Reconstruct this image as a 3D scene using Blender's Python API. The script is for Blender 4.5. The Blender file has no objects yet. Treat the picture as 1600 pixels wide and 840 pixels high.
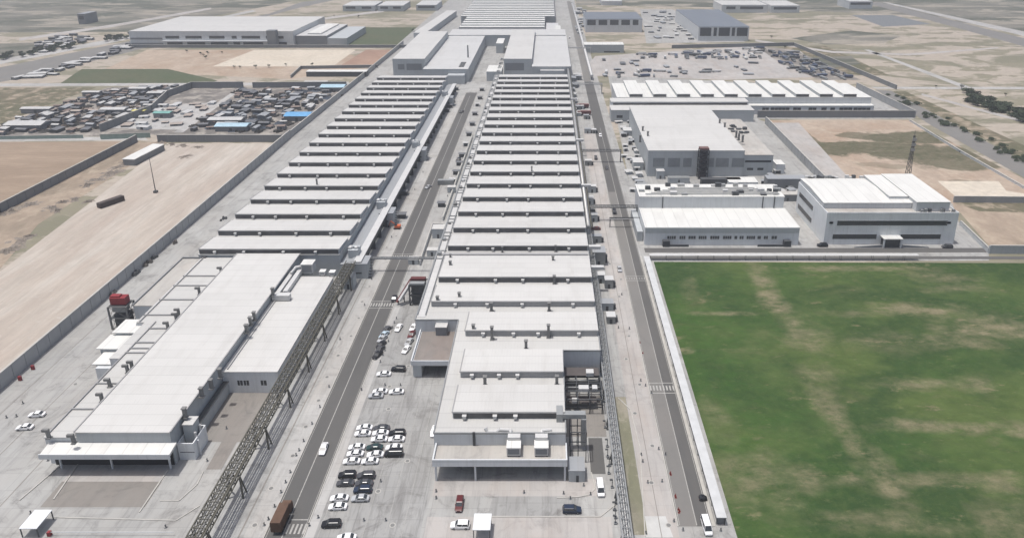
import bpy, bmesh, math, random
from mathutils import Vector
random.seed(7)
S = bpy.context.scene
COL = S.collection
# ------------------------------------------------------------------ camera
CH, F, PX, PY = 145.0, 1110.0, 856.0, 240.0
PIT = math.atan2(375.0, F)
cam = bpy.data.cameras.new("camera"); camo = bpy.data.objects.new("camera", cam); COL.objects.link(camo)
camo.location = (0, 0, CH); camo.rotation_euler = (math.pi/2 - PIT, 0, 0)
cam.sensor_width = 36; cam.lens = 36*F/1600.0
cam.shift_x = (800-PX)/1600.0; cam.shift_y = -(420-PY)/1600.0
cam.clip_start = 1; cam.clip_end = 20000
S.camera = camo
# ------------------------------------------------------------------ light
SUND = Vector((0.20, 0.02, -1.0)).normalized()
elev = math.asin(-SUND.z); azim = math.atan2(-SUND.x, -SUND.y)
w = bpy.data.worlds.new("World"); S.world = w; w.use_nodes = True
nt = w.node_tree; sky = nt.nodes.new('ShaderNodeTexSky'); sky.sky_type = 'NISHITA'; sky.sun_disc = False
sky.sun_elevation = elev; sky.sun_rotation = azim; sky.dust_density = 5.0; sky.air_density = 1.0
bg = nt.nodes['Background']; nt.links.new(sky.outputs[0], bg.inputs[0]); bg.inputs[1].default_value = 0.125
sl = bpy.data.lights.new("sun", 'SUN'); sl.energy = 3.4; sl.angle = math.radians(0.9); sl.color = (1.0, 0.975, 0.945)
so = bpy.data.objects.new("sun", sl); COL.objects.link(so); so.rotation_euler = SUND.to_track_quat('-Z', 'Y').to_euler()
so.location = (0, 0, 400)
S.view_settings.view_transform = 'Standard'; S.view_settings.look = 'None'; S.view_settings.gamma = 1
S.view_settings.exposure = -0.04; S.view_settings.use_curve_mapping = False
S.cycles.max_bounces = 5; S.cycles.diffuse_bounces = 3; S.cycles.glossy_bounces = 2; S.cycles.volume_bounces = 0
S.cycles.transparent_max_bounces = 4
# ------------------------------------------------------------------ survey: photo point -> place at height h
def W(x, y, h=0.0):
    cx = (x-PX)/F; cy = (y-PY)/F
    t = (CH-h)/(math.sin(PIT)+cy*math.cos(PIT))
    return (t*cx, t*(math.cos(PIT)-cy*math.sin(PIT)))
def WY(y, h=0.0): return W(PX, y, h)[1]
def WX(x, y, h=0.0): return W(x, y, h)[0]
# ------------------------------------------------------------------ materials
MATS = {}
def N(nt, typ, **kw):
    n = nt.nodes.new(typ)
    for k, v in kw.items(): setattr(n, k, v)
    return n
def math_(nt, op, a, b=None, clamp=False):
    n = N(nt, 'ShaderNodeMath', operation=op, use_clamp=clamp)
    for i, v in enumerate((a, b)):
        if v is None: continue
        if isinstance(v, (int, float)): n.inputs[i].default_value = v
        else: nt.links.new(v, n.inputs[i])
    return n.outputs[0]
def noise(nt, vec, scale, detail=4, rough=0.55, dist=0.0):
    n = N(nt, 'ShaderNodeTexNoise'); n.inputs['Scale'].default_value = scale
    n.inputs['Detail'].default_value = detail; n.inputs['Roughness'].default_value = rough
    n.inputs['Distortion'].default_value = dist
    nt.links.new(vec, n.inputs['Vector']); return n.outputs[0]
def ramp(nt, fac, lo, hi):
    n = N(nt, 'ShaderNodeMapRange'); n.inputs['From Min'].default_value = lo; n.inputs['From Max'].default_value = hi
    nt.links.new(fac, n.inputs['Value']); return n.outputs[0]
def mix(nt, fac, a, b, blend='MIX'):
    n = N(nt, 'ShaderNodeMix', data_type='RGBA', blend_type=blend)
    for sock, v in ((n.inputs[0], fac), (n.inputs[6], a), (n.inputs[7], b)):
        if isinstance(v, (int, float)): sock.default_value = v
        elif isinstance(v, tuple): sock.default_value = (v[0], v[1], v[2], 1)
        else: nt.links.new(v, sock)
    return n.outputs[2]
def scaled(nt, vec, sc):
    n = N(nt, 'ShaderNodeVectorMath', operation='MULTIPLY'); nt.links.new(vec, n.inputs[0]); n.inputs[1].default_value = sc
    return n.outputs[0]
def newmat(name, rough=0.8, metal=0.0):
    m = bpy.data.materials.new(name); m.use_nodes = True; t = m.node_tree
    b = t.nodes['Principled BSDF']; b.inputs['Roughness'].default_value = rough; b.inputs['Metallic'].default_value = metal
    b.inputs['Specular IOR Level'].default_value = 0.3
    g = N(t, 'ShaderNodeNewGeometry')
    MATS[name] = m
    return m, t, b, g.outputs['Position']
def simple(name, col, rough=0.7, metal=0.0, var=0.12, scale=0.35, spec=0.3):
    m, t, b, P = newmat(name, rough, metal); b.inputs['Specular IOR Level'].default_value = spec
    n = noise(t, P, scale, 5, 0.6)
    d = tuple(c*(1-var) for c in col); u = tuple(min(1, c*(1+var)) for c in col)
    t.links.new(mix(t, ramp(t, n, 0.3, 0.7), d, u), b.inputs['Base Color'])
    return m
def roofmat(name, col, seam=3.0, axis=1, var=0.06, dirt=(0.30, 0.28, 0.25)):
    m, t, b, P = newmat(name, 0.55)
    xyz = N(t, 'ShaderNodeSeparateXYZ'); t.links.new(P, xyz.inputs[0])
    n1 = noise(t, scaled(t, P, (0.05, 0.012, 0.05) if axis == 0 else (0.012, 0.05, 0.05)), 1.0, 4)
    c = mix(t, ramp(t, n1, 0.3, 0.7), tuple(k*(1-var) for k in col), tuple(k*(1+var*0.5) for k in col))
    n2 = noise(t, scaled(t, P, (0.25, 0.04, 0.2)), 1.0, 5, 0.65)
    c = mix(t, math_(t, 'MULTIPLY', ramp(t, n2, 0.52, 0.85), 0.30), c, dirt)
    bx = math_(t, 'FLOOR', math_(t, 'DIVIDE', xyz.outputs[0], 9.0 if axis else seam)); by = math_(t, 'FLOOR', math_(t, 'DIVIDE', xyz.outputs[1], seam if axis else 9.0))
    cmb = N(t, 'ShaderNodeCombineXYZ'); t.links.new(bx, cmb.inputs[0]); t.links.new(by, cmb.inputs[1])
    wn = N(t, 'ShaderNodeTexWhiteNoise'); t.links.new(cmb.outputs[0], wn.inputs[0])
    c = mix(t, math_(t, 'MULTIPLY', ramp(t, wn.outputs[0], 0.5, 1.0), 0.07), c, (0.2, 0.2, 0.19))
    n7 = noise(t, scaled(t, P, (0.9, 0.12, 1)), 1.0, 7, 0.78, .5); c = mix(t, math_(t, 'MULTIPLY', ramp(t, n7, 0.56, 0.74), 0.20), c, (0.25, 0.22, 0.19))
    s = math_(t, 'FRACT', math_(t, 'DIVIDE', xyz.outputs[axis], seam))
    l = math_(t, 'LESS_THAN', s, 0.07)
    c = mix(t, math_(t, 'MULTIPLY', l, 0.2), c, (0.2, 0.2, 0.2))
    s2 = math_(t, 'FRACT', math_(t, 'DIVIDE', xyz.outputs[1-axis], 1.0)); l2 = math_(t, 'LESS_THAN', s2, 0.12)
    c = mix(t, math_(t, 'MULTIPLY', l2, 0.08), c, (0.2, 0.2, 0.2))
    t.links.new(c, b.inputs['Base Color']); return m
def panelmat(name, col, w=2.4, var=0.05):
    m, t, b, P = newmat(name, 0.6)
    xyz = N(t, 'ShaderNodeSeparateXYZ'); t.links.new(P, xyz.inputs[0])
    n1 = noise(t, P, 0.15, 4)
    c = mix(t, ramp(t, n1, 0.3, 0.7), tuple(k*(1-var) for k in col), tuple(k*(1+var) for k in col))
    n2 = noise(t, scaled(t, P, (0.8, 0.8, 0.08)), 1.0, 4, 0.6)
    c = mix(t, math_(t, 'MULTIPLY', ramp(t, n2, 0.5, 0.8), 0.22), c, (0.22, 0.21, 0.2))
    for ax in (0, 1):
        s = math_(t, 'FRACT', math_(t, 'DIVIDE', xyz.outputs[ax], w))
        l = math_(t, 'LESS_THAN', s, 0.04)
        c = mix(t, math_(t, 'MULTIPLY', l, 0.15), c, (0.15, 0.16, 0.17))
    t.links.new(c, b.inputs['Base Color']); return m
def concmat(name, col, slab=6.0, joint=0.25, var=0.12, tint=(0.42, 0.33, 0.27), tk=0.35, stain=0.35):
    m, t, b, P = newmat(name, 0.9)
    xyz = N(t, 'ShaderNodeSeparateXYZ'); t.links.new(P, xyz.inputs[0])
    n1 = noise(t, P, 0.02, 6, 0.6); n2 = noise(t, scaled(t, P, (0.09, 0.035, 0.05)), 1.0, 6, 0.65)
    c = mix(t, ramp(t, n1, 0.3, 0.7), tuple(k*(1-var) for k in col), tuple(k*(1+var) for k in col))
    c = mix(t, math_(t, 'MULTIPLY', ramp(t, n2, 0.45, 0.8), tk), c, tint)
    # streaks and drips along the driving direction
    n3 = noise(t, scaled(t, P, (0.45, 0.05, 0.5)), 1.0, 7, 0.72, 0.6)
    c = mix(t, math_(t, 'MULTIPLY', ramp(t, n3, 0.48, 0.78), stain), c, (0.14, 0.135, 0.13))
    n5 = noise(t, P, 0.11, 8, 0.75, 1.2); c = mix(t, math_(t, 'MULTIPLY', ramp(t, n5, 0.52, 0.70), min(.8, stain*1.1)), c, (0.11, 0.105, 0.10))
    n6 = noise(t, scaled(t, P, (1.2, 1.2, 1)), 1.0, 6, 0.8); c = mix(t, math_(t, 'MULTIPLY', ramp(t, n6, 0.62, 0.75), 0.35), c, (0.12, 0.115, 0.11))
    # slab tone differences
    bx = math_(t, 'FLOOR', math_(t, 'DIVIDE', xyz.outputs[0], slab)); by = math_(t, 'FLOOR', math_(t, 'DIVIDE', xyz.outputs[1], slab))
    cmb = N(t, 'ShaderNodeCombineXYZ'); t.links.new(bx, cmb.inputs[0]); t.links.new(by, cmb.inputs[1])
    wn = N(t, 'ShaderNodeTexWhiteNoise'); t.links.new(cmb.outputs[0], wn.inputs[0])
    c = mix(t, math_(t, 'MULTIPLY', wn.outputs[0], 0.14), c, (0.16, 0.155, 0.15))
    if joint > 0:
        for ax in (0, 1):
            s = math_(t, 'FRACT', math_(t, 'DIVIDE', xyz.outputs[ax], slab))
            l = math_(t, 'LESS_THAN', s, 0.025)
            c = mix(t, math_(t, 'MULTIPLY', l, joint), c, (0.1, 0.1, 0.1))
    t.links.new(c, b.inputs['Base Color'])
    bp = N(t, 'ShaderNodeBump'); bp.inputs['Strength'].default_value = 0.15; bp.inputs['Distance'].default_value = 0.05
    t.links.new(noise(t, P, 2.0, 4), bp.inputs['Height']); t.links.new(bp.outputs[0], b.inputs['Normal'])
    return m
def landmat(name, base, patch, patch2, *a_, **k_):
    return _landmat(name, base, patch, patch2, *a_, **k_)
def _landmat(name, base, patch, patch2, s1=0.004, s2=0.02, lo=0.48, hi=0.62, lo2=0.55, hi2=0.7, stretch=(1, 1, 1), bump=0.6, blobs=(), blobcol=(0.3, 0.22, 0.16), blobs2=(), blobcol2=(0.05, 0.09, 0.03), rag=0.6, dis=2.6, ed=(1.15, .6), grow=1.25):
    m, t, b, P0 = newmat(name, 0.95)
    b.inputs['Specular IOR Level'].default_value = 0.1
    P = scaled(t, P0, stretch)
    n1 = noise(t, P, s1, 8, 0.62, 0.6); n2 = noise(t, P, s2, 8, 0.65, 0.4); n3 = noise(t, P, 0.25, 6, 0.7)
    c = mix(t, ramp(t, n2, 0.3, 0.7), tuple(k*0.86 for k in base), tuple(min(1, k*1.13) for k in base))
    c = mix(t, ramp(t, n1, lo, hi), c, patch)
    c = mix(t, ramp(t, n2, lo2, hi2), c, patch2)
    if name == 'pale_sand_yard':
        nr = noise(t, scaled(t, P0, (1.3, 0.035, 1)), 1.0, 6, 0.75, .8); c = mix(t, math_(t, 'MULTIPLY', ramp(t, nr, 0.52, 0.66), 0.4), c, (0.30, 0.25, 0.21))
        ns = noise(t, P0, 0.5, 8, 0.8); c = mix(t, math_(t, 'MULTIPLY', ramp(t, ns, 0.56, 0.68), 0.4), c, (0.27, 0.23, 0.19))
    if name == 'green_field_grass':
        ng = noise(t, scaled(t, P0, (0.6, 1.2, 1)), 0.06, 8, 0.7); c = mix(t, math_(t, 'MULTIPLY', ramp(t, ng, 0.46, 0.60), 0.42), c, (0.098, 0.132, 0.050))
        nd = noise(t, scaled(t, P0, (0.7, 1, 1)), 0.022, 6, 0.6, 0.5); c = mix(t, math_(t, 'MULTIPLY', ramp(t, nd, 0.46, 0.56), 0.85), c, (0.030, 0.062, 0.022))
        nb = noise(t, scaled(t, P0, (0.5, 1.3, 1)), 0.11, 8, 0.7); c = mix(t, ramp(t, nb, 0.60, 0.68), c, (0.22, 0.19, 0.115))
        ny = noise(t, scaled(t, P0, (0.9, 0.9, 1)), 0.35, 8, 0.8, .3); c = mix(t, math_(t, 'MULTIPLY', ramp(t, ny, 0.45, 0.7), 0.5), c, (0.10, 0.13, 0.045))
    # irregular patches of another cover
    wob = N(t, 'ShaderNodeTexNoise'); wob.inputs['Scale'].default_value = 0.05; wob.inputs['Detail'].default_value = 8
    wob.inputs['Roughness'].default_value = 0.65
    t.links.new(P0, wob.inputs['Vector'])
    def blobmask(bl):
        acc = None
        sub = N(t, 'ShaderNodeVectorMath', operation='SUBTRACT'); t.links.new(wob.outputs['Color'], sub.inputs[0]); sub.inputs[1].default_value = (0.5, 0.5, 0.5)
        for (X, Y, rx, ry, k) in bl:
            v = N(t, 'ShaderNodeVectorMath', operation='SUBTRACT'); t.links.new(P0, v.inputs[0]); v.inputs[1].default_value = (X, Y, 0)
            q = N(t, 'ShaderNodeVectorMath', operation='MULTIPLY'); t.links.new(v.outputs[0], q.inputs[0]); q.inputs[1].default_value = (1/(rx*grow), 1/(ry*grow), 0)
            a = N(t, 'ShaderNodeVectorMath', operation='MULTIPLY_ADD'); t.links.new(sub.outputs[0], a.inputs[0]); a.inputs[1].default_value = (dis, dis, 0); t.links.new(q.outputs[0], a.inputs[2])
            L = N(t, 'ShaderNodeVectorMath', operation='LENGTH'); t.links.new(a.outputs[0], L.inputs[0])
            f = ramp(t, L.outputs['Value'], ed[0], ed[1])
            f = math_(t, 'MULTIPLY', f, k)
            acc = f if acc is None else math_(t, 'MAXIMUM', acc, f)
        edge = ramp(t, noise(t, scaled(t, P0, (.6, 1.1, 1)), 0.16, 8, 0.75), 0.36, 0.60)
        edge = math_(t, 'ADD', math_(t, 'MULTIPLY', edge, rag), 1-rag)
        return math_(t, 'MULTIPLY', acc, edge)
    if blobs2: c = mix(t, blobmask(blobs2), c, blobcol2)
    if blobs: c = mix(t, blobmask(blobs), c, blobcol)
    # tufts, stones and small bare spots
    fine = ramp(t, n3, 0.35, 0.7)
    c = mix(t, math_(t, 'MULTIPLY', fine, 0.45), c, tuple(k*0.5 for k in base))
    n4 = noise(t, scaled(t, P0, (.5, 1, 1)), 0.5, 5, 0.75)
    c = mix(t, math_(t, 'MULTIPLY', ramp(t, n4, 0.58, 0.72), 0.35), c, tuple(min(.6, k*1.6) for k in patch2))
    t.links.new(c, b.inputs['Base Color'])
    bp = N(t, 'ShaderNodeBump'); bp.inputs['Strength'].default_value = bump; bp.inputs['Distance'].default_value = 0.4
    t.links.new(n3, bp.inputs['Height']); t.links.new(bp.outputs[0], b.inputs['Normal'])
    return m
WHITE = roofmat('white_roof_sheet', (0.54, 0.535, 0.515), 4.5, 1)
WHITEX = roofmat('white_roof_sheet_cross', (0.49, 0.487, 0.468), 6.0, 1)
CREAM = roofmat('cream_roof_sheet', (0.66, 0.66, 0.63), 5.0, 0, .04)
GREYROOF = roofmat('grey_roof_sheet', (0.30, 0.315, 0.33), 4.0, 0)
BLUEGREYROOF = roofmat('slate_roof_sheet', (0.16, 0.18, 0.21), 4.0, 0)
DULLROOF = roofmat('weathered_white_roof_sheet', (0.53, 0.53, 0.52), 4.0, 1)
DECK = concmat('pale_roof_deck', (0.43, 0.415, 0.385), 8, 0.1)
BROWNDECK = concmat('brown_roof_deck', (0.24, 0.215, 0.195), 8, 0.05, 0.2, (0.17, 0.12, 0.10), 0.6)
WALL = panelmat('pale_wall_panel', (0.58, 0.60, 0.61))
WALLB = panelmat('blue_grey_wall_panel', (0.42, 0.445, 0.455))
WALLD = panelmat('dull_grey_wall', (0.20, 0.21, 0.22), 4.0)
FENCEW = panelmat('perimeter_wall_panel', (0.36, 0.37, 0.375), 6.0)
WHITEW = panelmat('white_wall_panel', (0.68, 0.70, 0.71))
GLASS = simple('dark_window_glass', (0.045, 0.05, 0.055), 0.25, 0, 0.15, 0.5, 0.5)
BAND = simple('dark_clerestory_glazing', (0.10, 0.10, 0.103), 0.45, 0, 0.35, 0.15)
DARKIN = simple('unlit_interior_dark', (0.03, 0.03, 0.032), .9)  # near-black colour paints the shade inside the open loading bays
GREYBAND = panelmat('grey_clerestory_panel', (0.32, 0.32, 0.32), 3.0)
STEEL = simple('dark_steel', (0.08, 0.085, 0.09), 0.6, 0.2)
GALV = simple('galvanised_steel', (0.30, 0.31, 0.31), 0.5, 0.3)
FLUE = simple('weathered_duct_grey', (0.19, 0.19, 0.185), 0.6, 0.1)
OLIVE = simple('olive_grey_steel', (0.11, 0.105, 0.085), 0.6, 0.1)
DUCT = simple('white_duct_metal', (0.55, 0.55, 0.54), 0.5, 0.1, 0.06)
PIPE = simple('silver_pipe_cladding', (0.42, 0.42, 0.41), 0.45, 0.3, 0.08)
RED = simple('red_paint', (0.23, 0.03, 0.035), 0.6)
ORANGE = simple('orange_paint', (0.55, 0.13, 0.05), 0.55)
BROWN = simple('rust_brown_paint', (0.105, 0.062, 0.042), 0.75, 0, 0.2)
DKBROWN = simple('dark_brown_paint', (0.075, 0.06, 0.055), 0.75, 0, 0.2)
BLUE = simple('bright_blue_sheet', (0.13, 0.33, 0.56), 0.6)
PBLUE = simple('pale_blue_sheet', (0.36, 0.50, 0.58), 0.6)
TEAL = simple('teal_sheet', (0.16, 0.34, 0.31), 0.7)
YELLOW = simple('yellow_sheet', (0.55, 0.50, 0.17), 0.7)
ASPH = concmat('road_asphalt', (0.098, 0.097, 0.094), 400, 0, 0.10, (0.125, 0.12, 0.112), 0.5, 0.3)
ASPHL = concmat('worn_road_asphalt', (0.185, 0.18, 0.17), 400, 0, 0.10, (0.22, 0.2, 0.18), 0.5, 0.2)
CONC = concmat('compound_concrete', (0.365, 0.365, 0.352), 6.0, 0.22, .16, (0.36, 0.33, 0.295), .45, .6)
CONCL = concmat('light_concrete', (0.41, 0.405, 0.39), 5.0, 0.22, 0.14, (0.40, 0.36, 0.315), 0.5, 0.45)
CONCD = concmat('dark_stained_concrete', (0.24, 0.225, 0.205), 7.0, 0.10, 0.15, (0.2, 0.17, 0.15), 0.5, 0.5)
CONCP = concmat('pinkish_worn_concrete', (0.415, 0.397, 0.378), 5.0, 0.14, 0.12, (0.37, 0.31, 0.265), 0.7, 0.35)
LOT = concmat('car_park_concrete', (0.325, 0.325, 0.315), 5.4, 0.35, 0.16, (0.24, 0.235, 0.225), 0.65, 1.0)
KERB = simple('kerb_concrete', (0.42, 0.41, 0.38), 0.9)
PAINT = simple('road_marking_paint', (0.36, 0.355, 0.335), 0.8, 0, 0.2, 1.5)
PAINTW = simple('worn_road_marking', (0.33, 0.325, 0.305), 0.85, 0, 0.2, 1.5)
RUBBER = simple('tyre_rubber', (0.02, 0.02, 0.02), 0.9)
LEAF = simple('dark_foliage', (0.045, 0.06, 0.035), 0.9, 0, 0.4, 1.0)
BARK = simple('bark', (0.09, 0.07, 0.05), 0.95)
LAMPW = simple('headlight_lens', (0.7, 0.7, 0.7), 0.2)
LAMPR = simple('tail_light_lens', (0.35, 0.02, 0.02), 0.3)
CARP = {}
for n_, c_ in (('white', (0.78, 0.78, 0.78)), ('black', (0.012, 0.012, 0.014)), ('grey', (0.07, 0.07, 0.075)), ('silver', (0.40, 0.41, 0.42)),
               ('blue', (0.02, 0.03, 0.055)), ('red', (0.10, 0.018, 0.018)), ('pale_blue', (0.45, 0.55, 0.62)), ('green', (0.02, 0.045, 0.045))):
    CARP[n_] = simple(n_+'_car_paint', c_, 0.28, 0.0, 0.02, 0.5, 0.5)
def P_(x, y, rx, ry, k=1.0):    # patch given by photo point and half sizes in metres
    a = W(x, y); return (a[0], a[1], rx, ry, k)
GRASSF = landmat('green_field_grass', (0.050, 0.090, 0.028), (0.086, 0.122, 0.038), (0.130, 0.132, 0.065), 0.014, 0.05, 0.44, 0.60, 0.56, 0.70, (0.8, 1.15, 1), 1.0, rag=1.0,
    blobs=[P_(1200, 455, 4, 26), P_(1130, 490, 10, 1.5, .8), P_(1360, 420, 30, 2.2, .9), P_(1470, 432, 12, 4, .7), P_(1440, 485, 16, 4.5), P_(1560, 510, 18, 6), P_(1500, 535, 16, 4, .8),
           P_(1070, 548, 2.2, 1.6), P_(1260, 525, 6, 9, .8), P_(1480, 668, 16, 2.6), P_(1580, 668, 6, 3), P_(1300, 645, 3.5, 16, .8), P_(1265, 745, 4, 4, .8), P_(1180, 745, 10, 8, .7), P_(1385, 755, 4, 14, .8),
           P_(1470, 750, 24, 2.2, .7), P_(1570, 755, 8, 3, .8), P_(1120, 650, 4, 8, .5), P_(1450, 600, 12, 2.5, .8), P_(1530, 600, 6, 4, .8), P_(1330, 490, 10, 2, .6), P_(1075, 450, 4, 8, .5),
           P_(1500, 450, 12, 3, .6), P_(1370, 530, 10, 6, .45), P_(1320, 810, 12, 2, .6), P_(1410, 825, 14, 2.5, .7), P_(1580, 820, 8, 6, .6), P_(1280, 585, 6, 5, .5)],
    blobcol=(0.235, 0.205, 0.130), dis=3.4, ed=(1.3, .35), blobs2=[P_(1110, 600, 16, 60, .7), P_(1130, 520, 18, 14, .6), P_(1230, 700, 20, 16, .5), P_(1180, 440, 16, 10, .5), P_(1400, 700, 26, 8, .4), P_(1500, 580, 24, 9, .4)], blobcol2=(0.048, 0.105, 0.024))
SAND = landmat('open_sandy_land', (0.42, 0.37, 0.31), (0.19, 0.185, 0.130), (0.23, 0.215, 0.155), 0.010, 0.035, 0.505, 0.55, 0.515, 0.555, (0.6, 1.1, 1), 0.7)
SANDY = landmat('pale_sand_field', (0.60, 0.54, 0.45), (0.54, 0.48, 0.39), (0.57, 0.50, 0.41), 0.01, 0.05, 0.45, 0.6, 0.5, 0.7)
PINKF = landmat('reddish_soil', (0.37, 0.25, 0.19), (0.29, 0.19, 0.145), (0.34, 0.24, 0.18), 0.01, 0.05, 0.45, 0.6, 0.5, 0.7)
BROWNF = landmat('brown_field_soil', (0.34, 0.265, 0.20), (0.28, 0.215, 0.16), (0.36, 0.28, 0.21), 0.01, 0.05, 0.4, 0.6, 0.5, 0.7, (0.4, 2.5, 1))
GREENF = landmat('dull_green_field', (0.095, 0.115, 0.068), (0.115, 0.12, 0.075), (0.085, 0.105, 0.06), 0.01, 0.05, 0.4, 0.6, 0.5, 0.7)
DARKL = landmat('dark_far_scrub', (0.21, 0.20, 0.17), (0.10, 0.108, 0.085), (0.33, 0.30, 0.25), 0.008, 0.022, 0.45, 0.54, 0.52, 0.58, (0.5, 1.2, 1))
YARD = landmat('pale_sand_yard', (0.47, 0.425, 0.37), (0.42, 0.36, 0.31), (0.50, 0.46, 0.41), 0.02, 0.05, 0.42, 0.6, 0.48, 0.66, (1.6, 0.22, 1), 0.3)
DIRTY = landmat('scrapyard_dirt', (0.25, 0.23, 0.21), (0.16, 0.15, 0.14), (0.38, 0.35, 0.31), 0.03, 0.09, 0.45, 0.55, 0.5, 0.6)
ROUGH = landmat('rough_ground', (0.36, 0.29, 0.225), (0.24, 0.20, 0.155), (0.43, 0.36, 0.28), 0.03, 0.09, 0.45, 0.6, 0.5, 0.7, (1, 0.6, 1), 1.0,
    )
WASTE = landmat('waste_ground', (0.42, 0.34, 0.27), (0.37, 0.28, 0.21), (0.46, 0.39, 0.31), 0.02, 0.06, 0.45, 0.6, 0.5, 0.7, (1, 0.8, 1), 0.8,
    blobs=[P_(1310, 232, 17, 11), P_(1400, 235, 24, 14), P_(1450, 240, 30, 12), P_(1430, 215, 30, 10), P_(1490, 255, 22, 9, .9), P_(1340, 212, 10, 6, .8), P_(1270, 222, 4, 22, .8), P_(1395, 260, 8, 3, .5), P_(1515, 288, 10, 5, .6), P_(1365, 257, 8, 3, .4)],
    blobcol=(0.07, 0.078, 0.042), rag=.2, dis=2.0, ed=(1.15, .9), grow=1.3)
VERGE = landmat('thin_verge_grass', (0.29, 0.27, 0.21), (0.19, 0.19, 0.13), (0.36, 0.33, 0.27), 0.05, 0.2, 0.4, 0.6, 0.5, 0.7, (1, 0.4, 1))
SCRUB = landmat('dry_scrub', (0.17, 0.15, 0.105), (0.12, 0.12, 0.075), (0.36, 0.30, 0.23), 0.03, 0.1, 0.4, 0.6, 0.5, 0.62)
# ------------------------------------------------------------------ mesh helpers
class MB:
    def __init__(s, o=(0, 0, 0)): s.v = []; s.f = []; s.m = []; s.o = o; s.smooth = False
    def add(s, vs, fs, mi=0):
        b = len(s.v); s.v += [(p[0]-s.o[0], p[1]-s.o[1], p[2]-s.o[2]) for p in vs]
        s.f += [tuple(b+i for i in f) for f in fs]; s.m += ([mi]*len(fs) if isinstance(mi, int) else list(mi)); return s
    def box(s, x0, x1, y0, y1, z0, z1, mi=0, top=None):
        # faces: bottom, top, front(-y), right, back, left
        t = mi if top is None else top
        return s.add([(x0,y0,z0),(x1,y0,z0),(x1,y1,z0),(x0,y1,z0),(x0,y0,z1),(x1,y0,z1),(x1,y1,z1),(x0,y1,z1)],
            [(3,2,1,0),(4,5,6,7),(0,1,5,4),(1,2,6,5),(2,3,7,6),(3,0,4,7)], [mi, t, mi, mi, mi, mi])
    def prism(s, poly, z0, z1, mi=0, top=None):
        n = len(poly); t = mi if top is None else top
        a = sum(poly[i][0]*poly[(i+1)%n][1]-poly[(i+1)%n][0]*poly[i][1] for i in range(n))
        if a < 0: poly = poly[::-1]
        vs = [(p[0], p[1], z0) for p in poly]+[(p[0], p[1], z1) for p in poly]
        fs = [tuple(range(n-1, -1, -1)), tuple(range(n, 2*n))]+[(i, (i+1)%n, n+(i+1)%n, n+i) for i in range(n)]
        return s.add(vs, fs, [mi, t]+[mi]*n)
    def sheet(s, poly, z, mi=0):
        n = len(poly); a = sum(poly[i][0]*poly[(i+1)%n][1]-poly[(i+1)%n][0]*poly[i][1] for i in range(n))
        if a < 0: poly = poly[::-1]
        return s.add([(p[0], p[1], z) for p in poly], [tuple(range(n))], mi)
    def tube(s, a, b, r, n=8, mi=0, r2=None, cap=True):
        a = Vector(a); b = Vector(b); d = (b-a).normalized(); r2 = r if r2 is None else r2
        u = d.orthogonal().normalized(); v = d.cross(u)
        vs = []
        for p, rr in ((a, r), (b, r2)):
            for i in range(n):
                t = 2*math.pi*i/n; q = p+u*math.cos(t)*rr+v*math.sin(t)*rr; vs.append(tuple(q))
        fs = [(i, (i+1)%n, n+(i+1)%n, n+i) for i in range(n)]
        if cap: fs += [tuple(range(n-1, -1, -1)), tuple(range(n, 2*n))]
        return s.add(vs, fs, mi)
    def bar(s, a, b, w, h=None, mi=0):
        a = Vector(a); b = Vector(b); d = (b-a).normalized(); h = h or w
        up = Vector((0, 0, 1)) if abs(d.z) < 0.9 else Vector((0, 1, 0))
        r = d.cross(up).normalized(); u = r.cross(d).normalized()
        vs = []
        for p in (a, b):
            for i, j in ((-1,-1),(1,-1),(1,1),(-1,1)): vs.append(tuple(p+r*i*w/2+u*j*h/2))
        return s.add(vs, [(0,1,2,3),(7,6,5,4),(0,4,5,1),(1,5,6,2),(2,6,7,3),(3,7,4,0)], mi)
    def path(s, pts, r, n=8, mi=0):
        for i in range(len(pts)-1): s.tube(pts[i], pts[i+1], r, n, mi)
        return s
    def build(s, name, mats, parent=None, label=None):
        me = bpy.data.meshes.new(name); me.from_pydata(s.v, [], s.f)
        for m in (mats if isinstance(mats, (list, tuple)) else [mats]): me.materials.append(m)
        for p, mi in zip(me.polygons, s.m): p.material_index = mi; p.use_smooth = s.smooth
        me.update()
        o = bpy.data.objects.new(name, me); COL.objects.link(o)
        if parent is not None: o.parent = parent
        if label: o['label'] = label
        return o
def tag(o, label, cat, group=None, kind=None):
    if label: o['label'] = label
    if cat: o['category'] = cat
    if group: o['group'] = group
    if kind: o['kind'] = kind
    return o
def thing(name, label, cat, x, y, z=0, group=None, rz=0):
    o = bpy.data.objects.new(name, None); COL.objects.link(o); o.empty_display_size = 1
    o.location = (x, y, z); o.rotation_euler = (0, 0, rz); return tag(o, label, cat, group)
def mb(t): return MB(tuple(t.location))
def struct(name, m, mat, label=None):
    o = m.build(name, mat); o['kind'] = 'structure'
    return o
def copy_tree(o, parent=None):
    c = o.copy(); COL.objects.link(c); c.parent = parent
    for ch in list(o.children): copy_tree(ch, c)
    return c
def put(proto, x, y, label=None, z=.08):
    if not proto.get('_used'): proto['_used'] = 1; o = proto
    else: o = copy_tree(proto)
    o.location = (x, y, z)
    if label: o['label'] = label
    return o
def ground(name, pts, mat, z, h=0):
    return struct(name, MB().sheet([W(x, y, 0) for x, y in pts], z), mat)
def groundx(name, x0, x1, y0, y1, mat, z):
    return struct(name, MB().sheet([(x0, y0), (x1, y0), (x1, y1), (x0, y1)], z), mat)
# ------------------------------------------------------------------ LAND
T = MB(); T.sheet([(-4500, -200), (4500, -200), (4500, 9000), (-4500, 9000)], 0.0); struct('terrain', T, SAND)
Y0 = 60.0
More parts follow.
